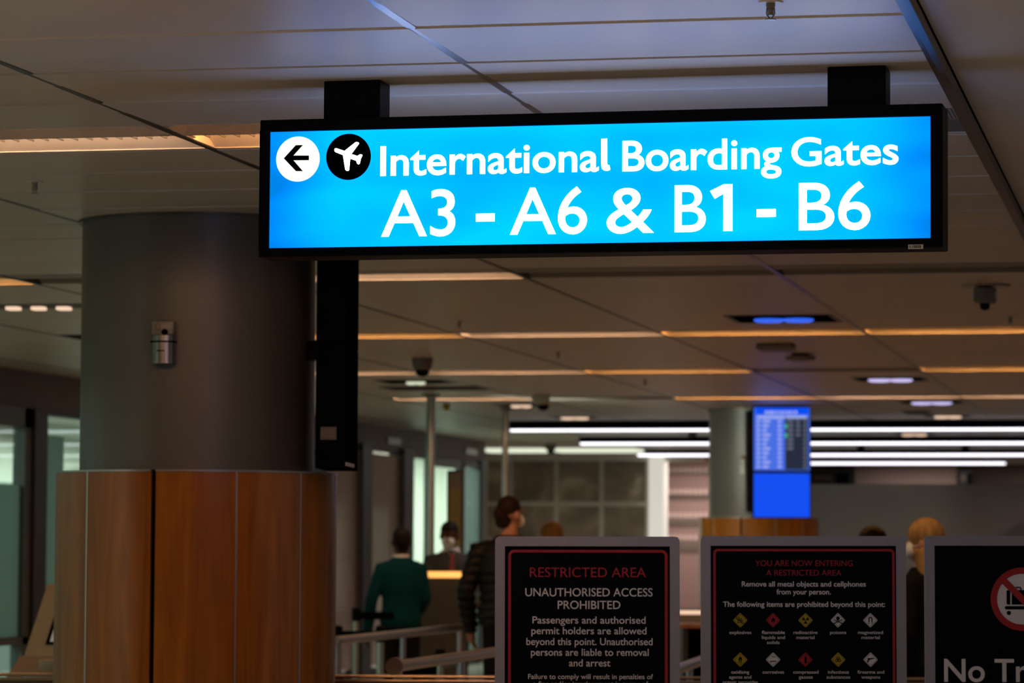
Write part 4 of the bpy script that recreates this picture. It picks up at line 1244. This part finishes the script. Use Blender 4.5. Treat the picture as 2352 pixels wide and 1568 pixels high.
    if hair == 'short':
        ball(bm, HP(0, -.012, 1.678), 0.089 * s, (0.93, 1.10, 0.98)); ball(bm, HP(0, -.050, 1.64), 0.068 * s, (1.08, .85, 1.0)); ball(bm, HP(0, -.058, 1.585), 0.045 * s, (1.25, .7, 1.0))
    else:
        ball(bm, HP(0, -.010, 1.682), 0.095 * s, (1.0, 1.12, 1.0)); ball(bm, HP(0, -.050, 1.62), 0.085 * s, (1.12, .85, 1.2))
        if hair == 'long':
            stack(bm, [(0, -.03 * s, 1.30 * s, .075 * s, .03 * s), (0, -.045 * s, 1.38 * s, .105 * s, .05 * s), (0, -.045 * s, 1.50 * s, .105 * s, .075 * s), (0, -.035 * s, 1.60 * s, .10 * s, .085 * s)])
    hm = bmesh.new(); bm.to_mesh(me_ := bpy.data.meshes.new('x')); hm.from_mesh(me_); bpy.data.meshes.remove(me_); bm.free()
    h_o = remeshed('hair', hm, hair_mat, t, 0.009, 3)
    if hair == 'short':                                             # hairline: keep only what is behind the brow
        b2 = bmesh.new(); b2.from_mesh(h_o.data); inv = hr.inverted()
        dead = [v for v in b2.verts if (lambda q: q.y > 0.055 * s and q.z < (1.69 - 1.50) * s)((inv @ (v.co - neck)))]
        bmesh.ops.delete(b2, geom=dead, context='VERTS'); b2.to_mesh(h_o.data); b2.free()
    if mask:
        bm = bmesh.new(); ball(bm, HP(0, .070, 1.592), 0.058 * s, (1.08, .72, .95), hr); limb(bm, [HP(-.078, .0, 1.625), HP(-.05, .07, 1.61)], [.005 * s] * 2, 6); limb(bm, [HP(.078, .0, 1.625), HP(.05, .07, 1.61)], [.005 * s] * 2, 6)
        remeshed('face_mask', bm, mask, t, 0.007, 2)
    if collar:
        bm = bmesh.new()
        for a0 in (-1, 1):
            pr = [V(a0 * .004, .098, 1.42), V(a0 * .055, .088, 1.41), V(a0 * .085, .055, 1.47), V(a0 * .066, .045, 1.525), V(a0 * .02, .088, 1.475)]
            f_ = [bm.verts.new(p_) for p_ in pr]; k_ = [bm.verts.new(p_ + Vector((0, -.03 * s, 0))) for p_ in pr]
            bm.faces.new(f_); bm.faces.new(k_[::-1])
            for i in range(5): bm.faces.new((f_[i], f_[(i + 1) % 5], k_[(i + 1) % 5], k_[i]))
        ringp = lathe(bm, [(0.062 * s, 1.455 * s), (0.074 * s, 1.46 * s), (0.070 * s, 1.52 * s), (0.060 * s, 1.52 * s)], (0, 0, 0), 24)
        obj('shirt_collar', bm, collar, t)
    if tie:
        bm = bmesh.new(); prt = [(-.018, 1.465), (.018, 1.465), (.014, 1.435), (.032, 1.25), (0, 1.20), (-.032, 1.25), (-.014, 1.435)]
        for i_, yy in ((0, .100),):
            a_ = [bm.verts.new(V(x, yy + .035 * max(0, (1.46 - z)) / .2 + .010, z)) for x, z in prt]; b_ = [bm.verts.new(V(x, yy - .03 + .035 * max(0, (1.46 - z)) / .2, z)) for x, z in prt]
            bm.faces.new(a_); bm.faces.new(b_[::-1])
            for i in range(7): bm.faces.new((a_[i], a_[(i + 1) % 7], b_[(i + 1) % 7], b_[i]))
        obj('tie', bm, tie, t)
    return t


teal = mat('teal_wool', (0.001, 0.036, 0.046), 0.85, spec=0.1, noise=0.15, nscale=30)
black_cloth = mat('black_cloth', (0.006, 0.006, 0.008), 0.75, spec=0.1)
puffer = mat('black_puffer', (0.006, 0.0065, 0.008), 0.5, spec=0.2)
grey_cloth = mat('dark_grey_cloth', (0.030, 0.028, 0.028), 0.8)
hair_black = mat('black_hair', (0.010, 0.007, 0.006), 0.6, spec=0.12)
hair_brown = mat('dark_brown_hair', (0.020, 0.010, 0.007), 0.55, spec=0.12)
hair_blonde = mat('blonde_hair', (0.34, 0.20, 0.075), 0.5, noise=0.45, nscale=26, stretch=(1, 1, 0.15), spec=0.12)
hair_auburn = mat('light_brown_hair', (0.17, 0.095, 0.035), 0.5, noise=0.4, nscale=26, stretch=(1, 1, 0.15), spec=0.12)
mask_m = mat('pale_face_mask', (0.62, 0.66, 0.66), 0.8)
shirt_m = mat('white_shirt', (0.70, 0.72, 0.76), 0.7)
tie_m = mat('red_tie', (0.22, 0.018, 0.018), 0.6)
A0 = at(922, 1214, 27.0); A0.z = 1.655
person('person from behind in a teal sweater and dark trousers, arms hanging', A0, YAW + 0.1, SKIN_D, teal, black_cloth, hair_black, head_yaw=0.25, shoulder=0.92, collar=shirt_m, hem=0.80,
       arms={-1: ((0.26, -0.04, 1.12), (0.285, 0.02, 0.86)), 1: ((0.215, 0.02, 1.13), (0.17, 0.18, 1.02))})
B0 = at(1035, 1195, 29.0); B0.z = 1.725
person('officer facing us with lowered head, pale face mask, white collar and red tie', B0, YAW + math.pi + 0.15, SKIN_D, grey_cloth, black_cloth, hair_black, head_yaw=-0.35, head_pitch=0.30, mask=mask_m, collar=shirt_m, tie=tie_m,
       arms={-1: ((0.26, 0.02, 1.14), (0.20, 0.22, 1.02)), 1: ((0.26, 0.02, 1.14), (0.20, 0.22, 1.02))})
C0 = at(1170, 1140, 23.1); C0.z = 1.853
person('tall person from behind in a black puffer jacket, short dark hair, wearing a mask', C0, YAW - 0.10, SKIN_L, puffer, black_cloth, hair_brown, head_yaw=-0.75, quilt=True, build=1.16, shoulder=1.10, mask=mask_m, hem=0.80,
       arms={-1: ((0.29, -0.02, 1.12), (0.27, 0.10, 0.88)), 1: ((0.28, -0.02, 1.12), (0.26, 0.10, 0.90))})
D0 = at(1267, 1203, 24.5)
person('person seen only as light brown hair above the RESTRICTED AREA board', D0, YAW, SKIN_L, black_cloth, black_cloth, hair_auburn, hair='long')
E0 = at(2003, 1215, 20.0)
person('person seen only as dark hair above the hazard diamond board', E0, YAW + 0.3, SKIN_D, black_cloth, black_cloth, hair_brown, hair='full')
F0_ = at(2124, 1198, 17.0)
person('blonde person in black between the two right-hand boards, turned left', F0_, YAW + 0.9, SKIN_L, black_cloth, black_cloth, hair_blonde, hair='long', head_yaw=0.3, mask=mask_m)

# ------------------------------------------------------------------ desk, kiosk, rails, barrier posts
p0, p1 = at(945, 1326, 27.9), at(1075, 1326, 27.9); w_ = (p1 - p0).length
t = thing('control_desk', 'grey control desk with a glowing orange top edge, in front of the officer', 'desk', (p0.x, p0.y, 0), YAW)
obj('desk_front', B(0.01, w_ - 0.01, 0.02, 0.40, 0, p0.z - 0.002, 0.004), M['desk'] if 'desk' in M else M['partition'], t)
bm = bmesh.new()
pr = [(0, 0.0, p0.z), (w_, 0.0, p0.z), (w_ - .02, 0.06, p0.z + .052), (.02, 0.06, p0.z + .052)]
a_ = [bm.verts.new(p) for p in pr]; b_ = [bm.verts.new((p[0], p[1] + .05, p[2])) for p in pr]
bm.faces.new(a_); bm.faces.new(b_[::-1])
for i in range(4): bm.faces.new((a_[i], a_[(i + 1) % 4], b_[(i + 1) % 4], b_[i]))
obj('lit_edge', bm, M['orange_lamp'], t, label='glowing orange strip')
p0, p1 = at(1026, 1215, 30.6), at(1064, 1215, 30.6); w_ = (p1 - p0).length; ztop = at(1040, 1080, 30.6).z
t = thing('notice_stand', 'tall dark framed notice with a yellow sheet, behind the officer', 'notice', (p0.x, p0.y, 0), YAW)
obj('frame', ring_plate(bmesh.new(), rrect(0, w_, 1.25, ztop, .01), rrect(.02, w_ - .02, 1.27, ztop - .02, .005), 0, .03), M['mullion'], t)
obj('backing', B(.015, w_ - .015, .012, .025, 1.26, ztop - .015), M['header'], t)
obj('yellow_sheet', B(.025, w_ - .022, .004, .012, 1.45, at(1040, 1120, 30.6).z), M['yellow_dull'] if 'yellow_dull' in M else M['yellow_print'], t)
obj('post', B(w_ / 2 - .02, w_ / 2 + .02, .012, .04, 0.01, 1.26), M['mullion'], t); obj('base', B(w_ / 2 - .2, w_ / 2 + .2, -.15, .2, 0, .012), M['mullion'], t)

# self-service kiosk half hidden by the column
p0 = at(62, 1400, 17.2)
t = thing('kiosk', 'beige self-service kiosk with a tilted screen, half hidden left of the column', 'kiosk', (p0.x, p0.y, 0), YAW - 0.2)
M['kiosk'] = mat('kiosk_beige', (0.34, 0.25, 0.17), 0.45)


def slab(bm, w0, w1, pts, y_of):
    pass


bm = bmesh.new()
pr = [(-.02, 0.02, 0.92), (.46, 0.02, 0.92), (.43, 0.16, 1.295), (.055, 0.16, 1.295)]
a_ = [bm.verts.new(p) for p in pr]; b_ = [bm.verts.new((p[0], p[1] + .10, p[2] - .01)) for p in pr]
bm.faces.new(a_); bm.faces.new(b_[::-1])
for i in range(4): bm.faces.new((a_[i], a_[(i + 1) % 4], b_[(i + 1) % 4], b_[i]))
obj('screen_head', bm, M['kiosk'], t)
bm = bmesh.new()
lerp = lambda u, v: Vector((-.02 + .48 * u + (.075 - .105 * u) * v, 0.02 + .14 * v - .004, 0.92 + .375 * v))
for (u0, u1, v0, v1, nm, mm, off) in ((0.24, 0.82, 0.16, 0.84, 'bezel', 'black_matt', 0.0),):
    q = [lerp(u0 - .03, v0), lerp(u1, v0), lerp(u1, v1), lerp(u0, v1)]
    a_ = [bm.verts.new(p) for p in q]; b_ = [bm.verts.new(p + Vector((0, .02, 0))) for p in q]
    bm.faces.new(a_); bm.faces.new(b_[::-1])
    for i in range(4): bm.faces.new((a_[i], a_[(i + 1) % 4], b_[(i + 1) % 4], b_[i]))
bz = obj('bezel', bm, M['black_matt'], t)
bm = bmesh.new(); q = [lerp(.26, .20) + Vector((0, -.004, 0)), lerp(.79, .20) + Vector((0, -.004, 0)), lerp(.79, .74) + Vector((0, -.004, 0)), lerp(.29, .74) + Vector((0, -.004, 0))]
a_ = [bm.verts.new(p) for p in q]; b_ = [bm.verts.new(p + Vector((0, .003, 0))) for p in q]
bm.faces.new(a_); bm.faces.new(b_[::-1])
for i in range(4): bm.faces.new((a_[i], a_[(i + 1) % 4], b_[(i + 1) % 4], b_[i]))
M['kiosk_screen'] = emit_mat('kiosk_screen', (0.16, 0.12, 0.115), 0.8)
obj('touch_screen', bm, M['kiosk_screen'], bz)
bm = bmesh.new()                                                    # sloping console and cabinet below
pr = [(0.02, 0.92), (-0.22, 0.80), (-0.22, 0.74), (-0.05, 0.66), (-0.05, 0.04), (0.26, 0.04), (0.26, 0.92)]
a_ = [bm.verts.new((-.04, y, z)) for y, z in pr]; b_ = [bm.verts.new((.48, y, z)) for y, z in pr]
bm.faces.new(a_[::-1]); bm.faces.new(b_)
for i in range(7): bm.faces.new((a_[i], a_[(i + 1) % 7], b_[(i + 1) % 7], b_[i]))
obj('cabinet', bm, M['kiosk_low'] if 'kiosk_low' in M else M['header'], t)
obj('card_reader', B(.11, .24, -.12, -.02, .845, .905, .006), M['kiosk'], t, True); obj('ticket_printer', B(.06, .30, -.22, -.12, .79, .83, .005), M['kiosk'], t, True)
obj('plinth', B(0, .44, -.02, .25, 0, .04), M['black_matt'], t)

# long low handrail behind the boards and the column
M['brass'] = mat('warm_steel', (0.62, 0.47, 0.33), 0.22, 1.0)
hz = 0.918; p0, p1 = at(-140, 1546, 14.95), at(2600, 1554, 14.95); w_ = (Vector((p1.x, p1.y)) - Vector((p0.x, p0.y))).length
t = thing('barrier_rail', 'long horizontal metal barrier rail running behind the column and the boards', 'handrail', (p0.x, p0.y, 0), YAW)
obj('top_rail', B(0, w_, -.025, .025, hz - .014, hz, 0.006), M['brass'], t, True)
obj('lower_rail', B(0, w_, -.022, .022, hz - .034, hz - .020, 0.005), M['brass'], t, True)
obj('infill_panel', B(0.02, w_ - 0.02, -.006, .006, 0.10, hz - .03), M['header'], t)
n = 6
for k in range(n + 1):
    x = 0.03 + (w_ - .06) * k / n; obj('post', B(x - .02, x + .02, -.02, .02, 0.0, hz - .012, .004), M['mullion'], t)


def handrail(label, pts, r, ends, bars=3):
    t = thing('queue_rail', label, 'handrail', (pts[0].x, pts[0].y, 0), 0)
    o = Vector((pts[0].x, pts[0].y, 0)); P = [p - o for p in pts]
    obj('top_tube', tube(bmesh.new(), P, r, 16), M['steel'], t, True)
    if ends:
        d = (P[1] - P[0]).normalized()
        obj('end_cap', tube(bmesh.new(), [P[0] - d * .02, P[0] + d * .01], r * 1.55, 20), M['steel'], t, True)
    L_ = (P[-1] - P[0]); n = max(2, round(L_.length / 1.4))
    for k in range(n + 1):
        q = P[0] + L_ * (0.015 + 0.97 * k / n); obj('post', tube(bmesh.new(), [(q.x, q.y, 0), (q.x, q.y, q.z)], 0.019, 14), M['steel_blue'], t, True)
    for j in range(bars):
        z = 0.30 + 0.20 * j; obj('mid_bar', tube(bmesh.new(), [(P[0].x, P[0].y, z), (P[-1].x, P[-1].y, z)], 0.009, 8), M['steel'], t, True)


M['steel_blue'] = mat('bluish_steel', (0.40, 0.41, 0.50), 0.35, 0.8)
handrail('steel queue rail running away between the column and the tall man', [Vector((-4.91, 18.6, 0.95)), Vector((-4.91, 20.0, 0.95)), Vector((-4.91, 22.0, 0.95))], 0.026, False)
handrail('nearer steel queue rail with a round end cap, going behind the RESTRICTED AREA board', [Vector((-3.605, 14.75, 0.948)), Vector((-3.605, 17.6, 0.948))], 0.027, True)
handrail('steel queue rail seen in the gap between the two left boards', [at(1535, 1545, 15.2) , at(1625, 1511, 18.2)], 0.026, False)


def stanchion(label, px, depth, ztop, belt_to=None):
    p = at(px, 1430, depth)
    t = thing('belt_post', label, 'queue barrier', (p.x, p.y, 0), YAW, 'belt barrier posts in the queue')
    obj('post', lathe(bmesh.new(), [(0.026, 0.02), (0.026, ztop - .11)], seg=20), M['pole_steel'] if 'pole_steel' in M else M['steel'], t, True)
    obj('head', lathe(bmesh.new(), [(0.031, ztop - .11), (0.033, ztop - .01), (0.02, ztop)], seg=20), M['black'], t, True)
    obj('base', lathe(bmesh.new(), [(0.0, 0), (0.165, 0), (0.165, .012), (.04, .03), (0, .03)], seg=28), M['black'], t, True)
    if belt_to:
        q = at(*belt_to, depth); L_ = (Vector((q.x, q.y)) - Vector((p.x, p.y))).length
        obj('belt', B(0.03, L_, -.0015, .0015, ztop - .095, ztop - .035), M['black_matt'], t)


stanchion('belt post right beside the wood cladding', 776, 21.5, 0.985, (868, 1430))
stanchion('belt post in front of the man in teal', 874, 21.5, 0.985, None)
stanchion('second belt post from the wood cladding', 817, 26.0, 1.02, (905, 1430))
stanchion('belt post below the control desk, left one', 937, 19.2, 0.85, (1005, 1430))
stanchion('belt post below the control desk, right one', 1011, 20.6, 0.87, None)

# ------------------------------------------------------------------ the shop at the end, far cabinets
M['bottle'] = mat('pale_glassware', (0.95, 0.86, 0.80), 0.15)
M['shelf'] = mat('shop_shelf', (0.30, 0.22, 0.20), 0.4)
shelf_spec = [(1077, 0), (1127, 1), (1181, 2), (1232, 3)]
bx0, bx1 = on_y(1518, 1120, 49.35).x, on_y(1640, 1120, 49.35).x
for (yy, k), nm in zip(shelf_spec, ('top shelf on the pink shop wall', 'second shelf on the pink shop wall', 'third shelf on the pink shop wall', 'lowest shelf seen on the pink shop wall')):
    z = on_y(1570, yy, 49.35).z - 0.05
    t = thing('shop_shelf', nm, 'shelf', ((bx0 + bx1) / 2, 49.45, z - 0.025), 0, 'shelves on the pink shop wall'); h = (bx1 - bx0) / 2
    obj('board', B(-h, h, -.06, .15, .020, .025, .001), M['glass'], t); obj('bracket', B(-h, -h + .02, .05, .15, 0, .02), M['shelf'], t); obj('bracket', B(h - .02, h, .05, .15, 0, .02), M['shelf'], t)
    for j in range(10):
        x = bx0 + 0.06 + (bx1 - bx0 - 0.12) * j / 9
        tag(obj('bottle', lathe(bmesh.new(), [(0.0, 0), (0.016, 0), (0.018, 0.055), (0.009, 0.070), (0.009, 0.085), (0.0, 0.085)], seg=12), M['bottle'], None, True, (x, 49.40, z)),
            'small pale bottle in the row on the ' + nm, 'bottle', 'bottles on the ' + nm)
t = thing('hanging_board', 'wide pale board hanging above the grey partition', 'panel', ((on_y(1963, 1090, 53.6).x + on_y(2198, 1090, 53.6).x) / 2, 53.6, 2.52)); h = (on_y(2198, 1090, 53.6).x - on_y(1963, 1090, 53.6).x) / 2
obj('board', B(-h, h, 0, .06, 0, .38, .004), M['panel_pink'] if 'panel_pink' in M else M['pinkish'], t); obj('hanger', B(-h * .9, -h * .85, .01, .04, .37, .58), M['mullion'], t); obj('hanger', B(h * .85, h * .9, .01, .04, .37, .58), M['mullion'], t)
for label, a, b in (('dark low cabinet left of the pale panel, above the partition', 1858, 1955), ('dark unit right of the pale panel, above the partition', 2203, 2232)):
    xa, xb = on_y(a, 1095, 53.4).x, on_y(b, 1095, 53.4).x
    t = thing('far_cabinet', label, 'cabinet', ((xa + xb) / 2, 53.4, 0)); h = (xb - xa) / 2
    obj('carcass', B(-h, h, 0, .4, 0, 2.78, .005), M['mullion'], t); obj('light_panel', B(-h * .8, h * .1, -.01, .005, 2.62, 2.70), M['header'], t); obj('door', B(h * .3, h * .9, -.012, .0, 2.0, 2.74), M['black_matt'], t)
# patterned graphic on the grey partition, far right
bm = bmesh.new(); c = on_y(2400, 1275, 37.99)
for k in range(26):
    x = c.x - 0.62 + 0.045 * k; hh = 0.44 * math.sqrt(max(0, 1 - ((x - c.x) / 0.64) ** 2))
    if hh > 0.05: plate(bm, [(x, c.z - .1), (x + .022, c.z - .1), (x + .052, c.z + hh - .03), (x + .03, c.z + hh)], 37.992, 37.999)
M['graphic'] = mat('purple_grey_print', (0.12, 0.105, 0.125), 0.5)
tag(obj('wall_graphic', bm, M['graphic']), 'purple-grey striped rounded graphic on the grey partition at the right edge', 'graphic')
# glass counter piece beyond the gap between the two left boards
p0 = at(1560, 1405, 31.0)
t = thing('shop_counter', 'low shop counter with a warm light strip, in the gap between the boards', 'counter', (p0.x, p0.y, 0), YAW)
obj('counter_body', B(0, .6, .02, .5, 0, p0.z - .02), M['header'], t); obj('light_strip', B(0, .6, 0, .04, p0.z - .02, p0.z + .012, .004), M['lamp_warm'], t); obj('glass_top', B(0, .6, .02, .5, p0.z + .012, p0.z + .03), M['steel_soft'], t)
p0 = at(1562, 1432, 24.0)
t = thing('wood_desk', 'small desk with a curved wooden top, in the gap between the boards', 'desk', (p0.x, p0.y, 0), YAW)
bm = bmesh.new(); pts = [(0, 0), (.15, -.06), (.3, -.08), (.45, -.06), (.6, 0), (.6, .4), (0, .4)]; prism(bm, pts, p0.z - .03, p0.z); obj('desk_top', bm, M['wood'], t)
obj('side_panel', B(.02, .06, .02, .38, 0, p0.z - .03), M['mullion'], t); obj('side_panel', B(.54, .58, .02, .38, 0, p0.z - .03), M['mullion'], t); obj('back_panel', B(.06, .54, .30, .33, .1, p0.z - .03), M['black_matt'], t)
